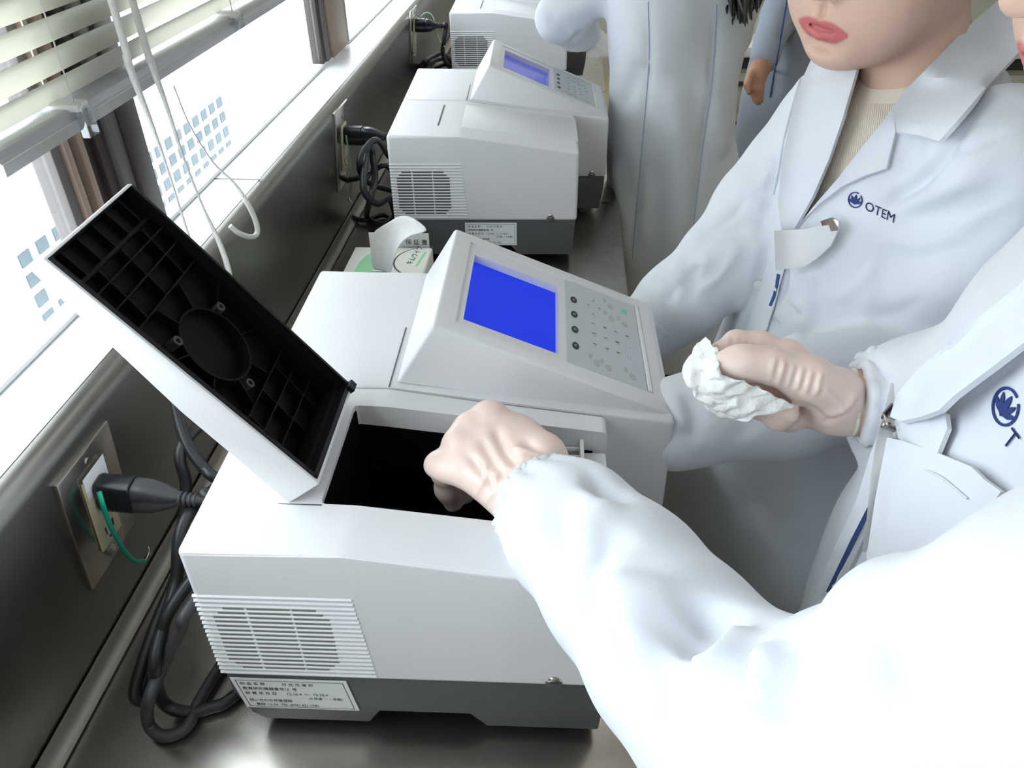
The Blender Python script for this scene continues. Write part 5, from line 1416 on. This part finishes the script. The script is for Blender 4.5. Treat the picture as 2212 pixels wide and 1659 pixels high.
v = folds(v, F, [([(1066, 915), (1089, 970), (1119, 1010)], -0.0047, 0.005), ([(1034, 940), (1064, 995), (1094, 1040)], -0.0034, 0.005), ([(1009, 978), (1044, 1025), (1074, 1065)], -0.0031, 0.004),
    ([(1124, 945), (1164, 975), (1229, 995)], -0.0043, 0.005), ([(1129, 995), (1109, 1060), (1079, 1105)], 0.0034, 0.0025), ([(1149, 1000), (1134, 1060), (1104, 1110)], 0.0034, 0.0025),
    ([(1169, 995), (1164, 1050), (1134, 1100)], 0.0031, 0.0025), ([(1099, 970), (1134, 970), (1184, 985)], 0.0028, 0.0025), ([(1194, 995), (1194, 1040), (1179, 1080)], 0.0028, 0.003),
    ([(1049, 995), (1044, 1040), (1024, 1072)], 0.0022, 0.0022), ([(1074, 1010), (1066, 1060), (1044, 1090)], 0.0022, 0.0022), ([(1159, 1010), (1149, 1055), (1122, 1108)], -0.0025, 0.0022), ([(1139, 1000), (1122, 1060), (1092, 1108)], -0.0025, 0.0022)])
polymesh('glove', v, F, MT['glove'], pa_)
# gathered cuff of the near sleeve
def cuff(c, ax, r, length, parent, m, seed, nf=22, depth=0.0022, flare=0.0):
    ax = nrm(ax); u = nrm(np.cross(ax, [0.2, 0.1, 1.0])); w = np.cross(ax, u); g = np.random.default_rng(seed)
    bm = bmesh.new(); seg = 110; rings = []
    ph = g.uniform(0, 6.28, 5)
    prof = [(-0.1, -0.004), (0.0, 0.0), (0.10, 0.0022), (0.25, 0.0), (0.45, -0.0008), (0.65, 0.001), (0.85, 0.004), (1.0, 0.006)]
    for t, e in prof:
        ring = []
        for a in np.linspace(0, 2 * math.pi, seg, endpoint=False):
            rr = r + e + flare * t + depth * (0.35 + 0.65 * abs(1 - t)) * (math.sin(nf * a + ph[0]) * 0.6 + 0.5 * math.sin((nf * 1.7 // 1) * a + ph[1]) + 0.4 * math.sin(5 * a + ph[2]))
            ring.append(bm.verts.new(c + ax * (t * length) + rr * (math.cos(a) * u + math.sin(a) * w)))
        rings.append(ring)
    for i in range(len(rings) - 1):
        for k in range(seg): bm.faces.new([rings[i][k], rings[i][(k + 1) % seg], rings[i + 1][(k + 1) % seg], rings[i + 1][k]])
    me = bpy.data.meshes.new('cuff'); bm.to_mesh(me); bm.free(); o = link('cuff', me, None, parent)
    md = o.modifiers.new('t', 'SOLIDIFY'); md.thickness = 0.002; md.offset = 0; baked(o, None); o.data.materials.append(m); o.data.name = 'cuff'
    o.data.polygons.foreach_set('use_smooth', [True] * len(o.data.polygons)); return o
axl = nrm(A_arm[1] - A_arm[0])
cuff(A_arm[0] - axl * 0.004, axl, 0.0345, 0.020, coatA, MT['coat'], 3, 26, 0.0022)

# right glove holding the wipe
DR = 0.045
def H(px, py, d): return P(px, py, d + DR)
gr_ = Shape()
WR2 = H(1806, 868, 0.595)
gr_.cone(H(1830, 872, 0.598), WR2, 0.0268, 0.0262, 0.010)
mcp = [H(1702, 772, 0.600), H(1722, 812, 0.615), H(1745, 850, 0.615), H(1770, 885, 0.605)]
for m_, r_ in zip(mcp, (0.0135, 0.0135, 0.0130, 0.012)): gr_.cone(WR2, m_, 0.0215, r_, 0.010)
gr_.chain([H(1800, 850, 0.575), H(1742, 818, 0.568), H(1660, 788, 0.562), H(1600, 783, 0.560), H(1560, 786, 0.560)], [0.0195, 0.0165, 0.0118, 0.0112, 0.0088], 0.014)
gr_.chain([mcp[0], H(1640, 745, 0.602), H(1590, 741, 0.600), H(1552, 760, 0.585)], [0.0130, 0.0105, 0.0095, 0.0080], 0.008)
gr_.chain([mcp[1], H(1650, 800, 0.628), H(1600, 815, 0.615), H(1575, 820, 0.60)], [0.0130, 0.0110, 0.0098, 0.0082], 0.008)
gr_.chain([mcp[2], H(1672, 862, 0.625), H(1640, 878, 0.600), H(1660, 880, 0.585)], [0.0125, 0.0108, 0.0095, 0.0082], 0.008)
gr_.chain([mcp[3], H(1705, 905, 0.610), H(1680, 905, 0.590), H(1705, 895, 0.578)], [0.0115, 0.0095, 0.0085, 0.0075], 0.008)
axr = nrm(A_WR - WR2); gr_.sub(WR2 + axr * (0.0135 + 0.05), (0.05, 0.05, 0.05), None, 0.002)
v, F = surfnet(gr_, 0.0015, relax=2)
fr = []
for i in range(6):
    x = 1668 + i * 20; fr.append(([(x + 6, 768 + i * 7), (x, 800 + i * 6), (x - 12 + i, 832 + i * 5)], 0.0017 if i % 2 else 0.0012, 0.0022)); fr.append(([(x + 14, 772 + i * 7), (x + 8, 803 + i * 6), (x - 4 + i, 834 + i * 5)], -0.0013, 0.002))
for i in range(5):
    x = 1575 + i * 17; fr.append(([(x, 726), (x - 3, 740), (x - 4, 752)], 0.0011, 0.0016))
fr += [([(1790, 905), (1830, 880), (1850, 840)], 0.002, 0.003), ([(1770, 915), (1812, 900), (1845, 880)], -0.002, 0.003), ([(1700, 838), (1750, 880), (1800, 920)], -0.002, 0.004), ([(1760, 830), (1800, 860), (1830, 900)], 0.0016, 0.003)]
v = folds(v, F, fr)
polymesh('glove', v, F, MT['glove'], pa_)
# rolled rim of the glove at the wrist
axr = nrm(A_WR - WR2)
def ringtube(c, ax, r, tr, m, parent, name, wob=0.0, seed=0, sq=1.0):
    ax = nrm(ax); u = nrm(np.cross(ax, [0.1, 0.2, 1.0])); w = np.cross(ax, u); g = np.random.default_rng(seed); ph = g.uniform(0, 6.28, 3)
    pts = [c + (r + wob * math.sin(3 * a + ph[0])) * (math.cos(a) * u + sq * math.sin(a) * w) + ax * wob * 2 * math.sin(2 * a + ph[1]) for a in np.linspace(0, 2 * math.pi, 28, endpoint=False)]
    bm = bmesh.new(); btube(bm, pts + [pts[0]], tr, 8, False, 3); return autosmooth(frombm(name, bm, m, parent), 60)
ringtube(WR2 + axr * 0.0120, axr, 0.0262, 0.0016, MT['glovecuff'], pa_, 'glove_rim', 0.0005, 8)
# folded white shirt cuff and gathered coat cuff on the far wrist
cuff(A_WR - axr * 0.010, axr, 0.0315, 0.022, coatA, MT['cuffknit'], 9, 5, 0.0020, 0.003)
cuff(A_WR - axr * 0.004, nrm(A_ER - A_WR), 0.0405, 0.030, coatA, MT['coat'], 4, 17, 0.0030)

# body of A: head, neck, torso, arms and legs
RA = axes((-1.0, 0.02), math.radians(15)); lipA = P(2236, 122, 0.47)
oA = lipA - RA @ np.array([0.0885, 0, -0.0625])
hs, gA, lipsA = head_shape(RA, oA)
hs.cone(gA(-0.03, 0, -0.05), (0.680, 0.075, 0.46), 0.050, 0.055, 0.03)
bs = Shape(); bs.loft([-0.1, 0.1, 0.3, 0.42, 0.47], [0.630, 0.615, 0.640, 0.668, 0.680], [0.07] * 5, [0.10, 0.09, 0.085, 0.08, 0.05], [0.16, 0.13, 0.13, 0.13, 0.07], -0.3)
bs.chain(A_arm[::-1] + [WL], [0.036] * 4 + [0.032] * 2 + [0.029, 0.027, 0.025, 0.023, 0.022], 0.01).chain([A_SR, A_ER, A_WR, WR2], [0.04, 0.034, 0.027, 0.0255], 0.01)
legs(pa_, 0.625, 0.07, math.pi - 0.3, bs)
body_mesh(pa_, 'body', [(hs, 0.0026, None, None), (bs, 0.009, None, None)], lipsA)
add_face_parts(pa_, gA, RA, False, 0.0)

# the wipe between the fingertips
T = lambda px, py, d: P(px, py, d + DR)
rows = [[T(1522, 724, .590), T(1538, 738, .575), T(1556, 756, .560), T(1560, 775, .556), T(1548, 792, .550), T(1556, 806, .548)],
        [T(1505, 742, .592), T(1524, 752, .572), T(1540, 770, .556), T(1548, 785, .548), T(1540, 800, .544), T(1572, 815, .548)],
        [T(1482, 775, .585), T(1502, 770, .568), T(1522, 785, .560), T(1532, 800, .548), T(1545, 820, .545), T(1600, 818, .545)],
        [T(1476, 800, .578), T(1496, 795, .560), T(1514, 800, .566), T(1524, 822, .556), T(1552, 842, .548), T(1640, 835, .552)],
        [T(1477, 838, .570), T(1497, 826, .560), T(1506, 845, .572), T(1530, 862, .562), T(1570, 872, .552), T(1690, 862, .556)],
        [T(1492, 830, .574), T(1504, 862, .578), T(1532, 888, .576), T(1570, 896, .566), T(1616, 898, .556), T(1737, 886, .560)],
        [T(1508, 858, .582), T(1526, 884, .586), T(1556, 900, .580), T(1590, 908, .570), T(1616, 912, .558), T(1640, 884, .556)]]
tw2 = sheet('tissue', rows, MT['tissue'], None, 0.0006, 4, 0.0016)
tag(tw2, 'crumpled white wipe pinched between gloved fingers', 'tissue')
print('A done')
#@@B
# ======== B: the person in the middle, looking down
pb_ = person('person in pale lab coat with cream shirt, looking down behind the foreground person', (0.57, 0.46, FLOOR))
yawB = math.atan2(0.41, 0.91)
B_SR, B_SL = P(1795, 275, 0.905), np.array([0.648, 0.350, 0.372])
B_ER, B_WR_ = P(1568, 560, 0.95), P(1395, 715, 0.985)
B_EL, B_WL_ = np.array([0.665, 0.345, 0.165]), P(1462, 915, 0.765)
sb = Shape()
sb.loft([-0.36, -0.1, 0.05, 0.14, 0.26, 0.34, 0.39, 0.43], [0.575, 0.578, 0.592, 0.601, 0.608, 0.605, 0.608, 0.615], [0.46, 0.46, 0.462, 0.464, 0.474, 0.482, 0.490, 0.494],
        [0.13, 0.125, 0.115, 0.11, 0.108, 0.10, 0.085, 0.055], [0.215, 0.195, 0.160, 0.145, 0.145, 0.140, 0.125, 0.08], yawB)
sb.chain([B_WR_, P(1468, 650, 0.97), B_ER, P(1658, 448, 0.93), B_SR], [0.042, 0.048, 0.053, 0.059, 0.062], 0.015)
sb.chain([B_WL_, B_WL_ + (B_EL - B_WL_) * 0.4, B_EL, (B_EL + B_SL) / 2, B_SL], [0.046, 0.056, 0.062, 0.066, 0.070], 0.02)
v, F = surfnet(sb, 0.0046, lo=(0.2, 0.0, -0.40), hi=(1.0, 0.95, 0.6))
VB = [(1868, 120), (1845, 180), (1822, 250), (1790, 350), (1755, 430), (1712, 500), (1768, 445), (1810, 395), (1868, 318), (1925, 238), (1975, 185), (2050, 100), (2130, 10), (2110, -60), (1950, -60), (1880, 60)]
v = folds(v, F, [
    ([(1912, 448), (1960, 410), (2017, 359), (2100, 272), (2212, 165)], -0.012, 0.006), ([(1905, 470), (1980, 440), (2060, 400), (2160, 320)], 0.006, 0.012),
    ([(1920, 470), (2040, 455), (2212, 380)], -0.006, 0.010), ([(1840, 560), (1960, 560), (2120, 500), (2212, 440)], -0.005, 0.016),
    ([(1830, 640), (1950, 650), (2100, 600)], 0.005, 0.018), ([(1750, 600), (1765, 660), (1755, 720)], -0.006, 0.009), ([(1730, 640), (1740, 690), (1720, 740)], 0.005, 0.01),
    ([(1700, 560), (1690, 620), (1670, 700), (1650, 760)], -0.008, 0.006), ([(1655, 480), (1630, 560), (1600, 660), (1570, 760)], 0.004, 0.008), ([(1740, 140), (1700, 280), (1660, 430), (1640, 520)], -0.006, 0.006),
    ([(1500, 512), (1560, 505), (1620, 490)], -0.006, 0.010), ([(1455, 560), (1500, 575), (1545, 560)], 0.006, 0.010), ([(1470, 540), (1495, 600), (1480, 660)], -0.006, 0.008),
    ([(1560, 400), (1600, 450), (1650, 480)], -0.006, 0.012), ([(1400, 600), (1440, 620), (1455, 660)], -0.006, 0.007), ([(1650, 330), (1665, 380), (1650, 430)], 0.004, 0.012),
    ([(1480, 840), (1500, 900), (1490, 960)], -0.006, 0.010), ([(1560, 860), (1600, 900), (1620, 950)], -0.005, 0.014), ([(1455, 850), (1470, 900), (1465, 940)], 0.004, 0.008),
    ([(1560, 1000), (1620, 1100), (1650, 1230)], -0.005, 0.02), ([(1680, 980), (1720, 1080), (1740, 1180)], 0.005, 0.02)])
v = folds(v, F, [
    ([(1610, 420), (1580, 470), (1530, 500)], -0.004, 0.005), ([(1700, 330), (1660, 400), (1620, 430)], -0.004, 0.006), ([(1520, 560), (1480, 610), (1440, 640)], -0.004, 0.005), ([(1600, 520), (1560, 590), (1500, 640)], 0.004, 0.006),
    ([(1960, 480), (2060, 470), (2180, 420)], -0.003, 0.004), ([(1880, 520), (1990, 530), (2100, 500)], 0.003, 0.006), ([(1790, 700), (1900, 690), (2010, 640)], -0.004, 0.007), ([(1650, 800), (1720, 790), (1800, 770)], -0.003, 0.006),
    ([(1900, 560), (1850, 620), (1790, 650)], 0.003, 0.006), ([(2020, 330), (2100, 320), (2190, 280)], -0.003, 0.005), ([(1700, 620), (1720, 680), (1745, 740)], -0.004, 0.005)])
v = ripple(v, F, 0.0014, 0.10, 21)
bvBfull = tree(v, F)
F2 = cut_facing(v, F, VB)
coatB = polymesh('lab_coat', v, F2, MT['coat'], pb_)
colB = [(2230, -60), (2150, 6), (2085, 62), (2010, 140), (1960, 190), (1928, 232), (1936, 284), (1985, 292), (2028, 305), (2060, 270), (2120, 200), (2212, 100), (2300, 20)]
patch('collar', colB, bvBfull, MT['coat'], coatB, 0.010, 0.004, 12, lift=lambda a, b: 0.004, smoothdepth=1.0)
lapB = [(1930, 234), (1934, 285), (1914, 364), (1870, 378), (1820, 402), (1770, 440), (1735, 475), (1708, 508), (1762, 440), (1810, 385), (1862, 318)]
patch('lapel', lapB, bvBfull, MT['coat'], coatB, 0.009, 0.004, 10, smoothdepth=0.3)
rlB = [(1768, 92), (1860, 118), (1842, 180), (1822, 250), (1790, 345), (1755, 425), (1708, 508), (1688, 495), (1680, 440), (1692, 330), (1720, 200)]
patch('lapel', rlB, bvBfull, MT['coat'], coatB, 0.008, 0.004, 10, smoothdepth=0.3)
plB = [(1712, 498), (1700, 560), (1672, 660), (1640, 760), (1590, 770), (1620, 690), (1660, 560), (1690, 480)]
patch('front_placket', plB, bvBfull, MT['coat'], coatB, 0.004, 0.002, 12)
for (a, b) in [(1640, 612)]:
    p_, n_ = hit(bvBfull, a, b)
    if p_ is not None: cyl('button', p_ + n_ * 0.004, n_, 0.0055, 0.002, MT['button'], coatB, 16, 0.0006)
stitch('lapel_seam', [(1750, 120), (1722, 200), (1695, 300), (1672, 420)], bvBfull, MT['coat'], coatB, 0.0009, 0.0015)
pkB = [(1752, 595), (1795, 600), (1790, 560), (1720, 590), (1690, 640), (1672, 700), (1700, 690), (1730, 640)]
stitch('pocket_piping', [(1686, 590), (1680, 625), (1668, 660)], bvBfull, MT['piping_shadow'], coatB, 0.0030, 0.0020)
em = empty('crest'); em.parent = coatB
emblem(em, bvBfull, (1847, 432), (15.5, 4), (3, -17), MT['navy'], 4)
letters(em, bvBfull, 'OTEM', (1868, 452), (24, 11), (5, -27), MT['navy'])
bd = empty('name_badge'); tag(bd, 'blank frosted name badge hanging below the crest of the middle person', 'badge', 'name badges')
patch('badge_sleeve', [(1672, 498), (1740, 495), (1800, 480), (1812, 492), (1795, 530), (1765, 558), (1740, 575), (1675, 584)], bvBfull, MT['badge'], bd, 0.016, 0.002, 12, smoothdepth=0.7)
patch('badge_clip', [(1772, 478), (1795, 470), (1812, 478), (1810, 498), (1795, 500), (1790, 486), (1776, 488)], bvBfull, MT['screw'], bd, 0.020, 0.003, 6, smoothdepth=0.6)
# cuffs
#cuff(B_WL_ - nrm(B_EL - B_WL_) * 0.006, nrm(B_EL - B_WL_), 0.040, 0.028, coatB, MT['coat'], 14, 18, 0.003)
cuff(B_WR_ - nrm(B_ER - B_WR_) * 0.006, nrm(B_ER - B_WR_), 0.038, 0.028, coatB, MT['coat'], 15, 18, 0.003)
# shirt
ss = Shape(); ss.loft([-0.1, 0.05, 0.14, 0.26, 0.34, 0.385, 0.415], [0.61, 0.607, 0.605, 0.612, 0.612, 0.617, 0.622], [0.46, 0.462, 0.464, 0.477, 0.486, 0.492, 0.496],
                     [0.11, 0.10, 0.098, 0.096, 0.088, 0.074, 0.050], [0.16, 0.15, 0.132, 0.132, 0.12, 0.10, 0.065], yawB)
v, F = surfnet(ss, 0.005); bvS = tree(v, F)
shirtB = polymesh('shirt', v, F, MT['shirt'], pb_)
for i in range(40):
    x = 1782 + i * 4.5
    stitch('knit_rib', [(x, 225), (x - 8, 300), (x - 18, 380), (x - 28, 450)], bvS, MT['shirt'], shirtB, 0.0008, 0.0001)
# body
RB = axes((-0.80, -0.60), math.radians(7), math.radians(-4)); lipB = P(1776, 60, 0.735)
oB = lipB - RB @ (1.05 * np.array([0.0885, 0, -0.0632]))
hs, gB, lipsB = head_shape(RB, oB, 1.05)
hs.cone(gB(-0.028, 0, -0.045), (0.618, 0.500, 0.40), 0.048, 0.050, 0.03)
hs.cone((0.620, 0.500, 0.40), (0.625, 0.494, 0.36), 0.050, 0.062, 0.03)
bs = Shape(); bs.loft([-0.1, 0.1, 0.26, 0.33, 0.36], [0.61, 0.607, 0.612, 0.615, 0.62], [0.46, 0.464, 0.477, 0.486, 0.49], [0.10, 0.088, 0.085, 0.07, 0.05], [0.15, 0.12, 0.12, 0.10, 0.06], yawB)
HRb = P(1440, 800, 1.0); HLb = B_WL_ + nrm(B_WL_ - B_EL) * 0.06
bs.chain([B_SR, B_ER, B_WR_, B_WR_ + nrm(B_WR_ - B_ER) * 0.05], [0.05, 0.04, 0.028, 0.022], 0.02).chain([B_SL, B_EL, B_WL_, B_WL_ + nrm(B_WL_ - B_EL) * 0.03], [0.05, 0.04, 0.03, 0.024], 0.02)
legs(pb_, 0.61, 0.46, math.pi + yawB, bs)
body_mesh(pb_, 'body', [(hs, 0.0015, None, None), (bs, 0.009, None, None)], lipsB)
add_face_parts(pb_, gB, RB, True, 0.0)
print('B done')
#@@C
# ======== C: seen from behind at the second instrument
pc_ = person('person seen from behind in a pale lab coat with princess seams, beside the second instrument', (0.5, 1.26, FLOOR))
cC = P(1452, 300, 1.62)
yawC = math.radians(110)
sc = Shape()
sc.loft([-0.40, -0.1, 0.1, 0.22, 0.34, 0.44, 0.50, 0.54], [0.535, 0.518, 0.473, 0.468, 0.468, 0.473, 0.478, 0.488], [1.26] * 8, [0.14, 0.135, 0.118, 0.112, 0.118, 0.115, 0.09, 0.05], [0.16, 0.15, 0.128, 0.12, 0.135, 0.145, 0.13, 0.08], yawC)
C_SL, C_EL, C_WL_ = np.array([0.40, 1.30, 0.46]), P(1210, 38, 1.55), P(1270, 78, 1.66)
sc.chain([C_WL_, (C_WL_ + C_EL) / 2, C_EL, (C_EL + C_SL) / 2, C_SL], [0.030, 0.040, 0.045, 0.052, 0.066], 0.03)
C_SR, C_ER = np.array([0.565, 1.24, 0.46]), np.array([0.575, 1.36, 0.27])
sc.chain([np.array([0.58, 1.48, 0.22]), C_ER, C_SR], [0.04, 0.05, 0.064], 0.03)
v, F = surfnet(sc, 0.0075)
v = folds(v, F, [([(1398, 0), (1402, 120), (1390, 260), (1378, 400), (1365, 560)], -0.0056, 0.010), ([(1548, 20), (1540, 150), (1520, 300), (1500, 450), (1490, 560)], -0.0056, 0.010),
    ([(1330, 250), (1370, 180), (1395, 130)], -0.0084, 0.02), ([(1430, 160), (1460, 260), (1470, 420), (1470, 560)], 0.0140, 0.03), ([(1330, 330), (1350, 450), (1365, 600)], 0.0140, 0.02), ([(1420, 330), (1415, 460), (1410, 600)], -0.0112, 0.022),
    ([(1520, 150), (1550, 260), (1560, 350)], 0.0098, 0.02), ([(1180, 30), (1210, 60), (1240, 80)], -0.0084, 0.012), ([(1170, 80), (1220, 30), (1290, 0)], 0.0070, 0.015), ([(1230, 95), (1260, 60), (1300, 40)], -0.0070, 0.012)])
v = ripple(v, F, 0.003, 0.16, 31, (1, 1, 0.3))
bvC = tree(v, F)
coatC = polymesh('lab_coat', v, F, MT['coat'], pc_)
MT['seam'] = cloth('blue_seam_thread', (0.42, 0.50, 0.63))
stitch('princess_seam', [(1400, 4), (1402, 120), (1392, 260), (1380, 400), (1366, 560)], bvC, MT['seam'], coatC, 0.0012, 0.0004)
stitch('princess_seam', [(1547, 10), (1540, 150), (1520, 300), (1502, 450), (1490, 560)], bvC, MT['seam'], coatC, 0.0012, 0.0004)
g_ = Shape(); e_ = nrm(np.array([0.02, 0.02, -0.03]))
hw = C_WL_; hk = P(1292, 92, 1.67)
g_.cone(hw, hk, 0.026, 0.024, 0.01)
for i in range(4): g_.chain([hk + np.array([.004 * i, .006 * i - .008, .006 - .006 * i]), P(1300 + 3 * i, 104 + 3 * i, 1.68), P(1296 - 4 * i, 116 - i, 1.66)], [0.012, 0.010, 0.008], 0.006)
g_.chain([hw, P(1280, 112, 1.65), P(1290, 118, 1.65)], [0.016, 0.011, 0.009], 0.006)
v, F = surfnet(g_, 0.004); polymesh('glove', v, F, MT['glovepale'], pc_)
RC = axes((-0.35, 0.94), math.radians(8)); oC = np.array([0.50, 1.32, 0.70])
hs, gC, lipsC = head_shape(RC, oC); hs.cone(gC(-0.03, 0, -0.05), (0.515, 1.27, 0.50), 0.05, 0.058, 0.03)
bs = Shape(); bs.loft([-0.1, 0.2, 0.42, 0.48], [0.505, 0.475, 0.478, 0.485], [1.26] * 4, [0.10, 0.09, 0.08, 0.05], [0.12, 0.10, 0.11, 0.07], yawC)
bs.chain([C_SL, C_EL, C_WL_], [0.05, 0.036, 0.024], 0.02).chain([C_SR, C_ER, np.array([0.58, 1.48, 0.22]), np.array([0.56, 1.54, 0.21])], [0.05, 0.036, 0.026, 0.02], 0.02)
legs(pc_, 0.525, 1.26, math.radians(110), bs)
body_mesh(pc_, 'body', [(hs, 0.0045, None, None), (bs, 0.010, None, None)], lipsC)
add_face_parts(pc_, gC, RC, False, 0.0)
# long hair falling over the far shoulder
hg = empty('long_hair'); hg.parent = pc_
gr2 = np.random.default_rng(3)
for i in range(46):
    px = 1602 + 19 * gr2.normal(); d = 1.37 + 0.03 * gr2.normal(); e = 50 - abs(px - 1602) * 0.9 + 8 * gr2.normal()
    p0 = P(1590 + 10 * gr2.normal(), -160, 1.5); p1 = P(px - 4, -70, d); p2 = P(px, -10, d); p3 = P(px + 4 * gr2.normal(), max(e, 0), d)
    tube('strand', [np.array([0.56, 1.24, 0.66]), p1, p2, p3], [0.010, 0.009, 0.007, 0.0008], MT['hair'], hg, 6, 4)
print('C done')
#@@D
# ======== D: standing farther back, shade put into the coat colour
pd_ = person('person far behind in a lab coat toned darker for shade, bare hand hanging down', (0.95, 2.2, FLOOR))
cD = P(1755, 150, 2.3); yawD = math.radians(70)
sd = Shape()
sd.loft([-0.40, -0.1, 0.1, 0.25, 0.38, 0.46, 0.52], [cD[0]] * 7, [cD[1]] * 7, [0.14, 0.135, 0.12, 0.115, 0.12, 0.10, 0.05], [0.20, 0.19, 0.17, 0.165, 0.18, 0.16, 0.08], yawD)
D_S, D_E, D_W = P(1715, -130, 2.2), P(1688, 20, 2.15), P(1650, 128, 2.12)
sd.chain([D_W, D_E, D_S], [0.040, 0.050, 0.062], 0.02)
D_S2, D_E2, D_W2 = cD + np.array([0.16, -0.03, 0.38]), cD + np.array([0.20, -0.04, 0.13]), cD + np.array([0.19, -0.10, -0.08])
D_S2[2] = 0.44; D_E2[2] = 0.20; D_W2[2] = -0.02
sd.chain([D_W2, D_E2, D_S2], [0.040, 0.050, 0.062], 0.02)
v, F = surfnet(sd, 0.009); v = folds(v, F, [([(1705, 0), (1690, 80), (1672, 200)], -0.008, 0.012), ([(1720, 30), (1700, 150), (1690, 230)], 0.008, 0.02)]); v = ripple(v, F, 0.004, 0.2, 41, (1, 1, .3))
bvD = tree(v, F); coatD = polymesh('lab_coat', v, F, MT['coatshade'], pd_)
stitch('front_edge', [(1700, 0), (1690, 60), (1676, 140), (1664, 210)], bvD, MT['piping_shadow'], coatD, 0.0025, 0.001)
hs_, gD, lipsD = head_shape(axes((-0.6, -0.8), 0.1), (cD[0], cD[1], 0.70)); hs_.cone(gD(-0.03, 0, -0.05), (cD[0], cD[1], 0.47), 0.05, 0.058, 0.03)
bs = Shape(); bs.loft([-0.1, 0.2, 0.42, 0.48], [cD[0]] * 4, [cD[1]] * 4, [0.11, 0.10, 0.09, 0.05], [0.14, 0.12, 0.13, 0.07], yawD)
bs.chain([D_S, D_E, D_W, P(1634, 165, 2.12)], [0.05, 0.036, 0.028, 0.028], 0.02).chain([D_S2, D_E2, D_W2, D_W2 - np.array([0, 0, 0.07])], [0.05, 0.036, 0.028, 0.026], 0.02)
for i in range(4): bs.chain([D_W2 + np.array([-.02 + .013 * i, 0, -.08]), D_W2 + np.array([-.02 + .013 * i, -.005, -.12]), D_W2 + np.array([-.018 + .012 * i, -.015, -.15])], [0.011, 0.0095, 0.007], 0.008)
for i in range(4): bs.chain([P(1627 + 6 * i, 172, 2.11), P(1624 + 6 * i, 195, 2.11), P(1630 + 5 * i, 216 + (6 if i in (1, 2) else 0), 2.12)], [0.011, 0.0095, 0.007], 0.008)
bs.chain([P(1622, 160, 2.10), P(1614, 182, 2.09), P(1618, 200, 2.09)], [0.012, 0.010, 0.008], 0.008)
legs(pd_, cD[0], cD[1], math.radians(250), bs)
body_mesh(pd_, 'body', [(hs_, 0.006, None, None), (bs, 0.006, None, None)], lipsD, [MT['skintan']])
add_face_parts(pd_, gD, axes((-0.6, -0.8), 0.1), False, 0.0)
print('D done')
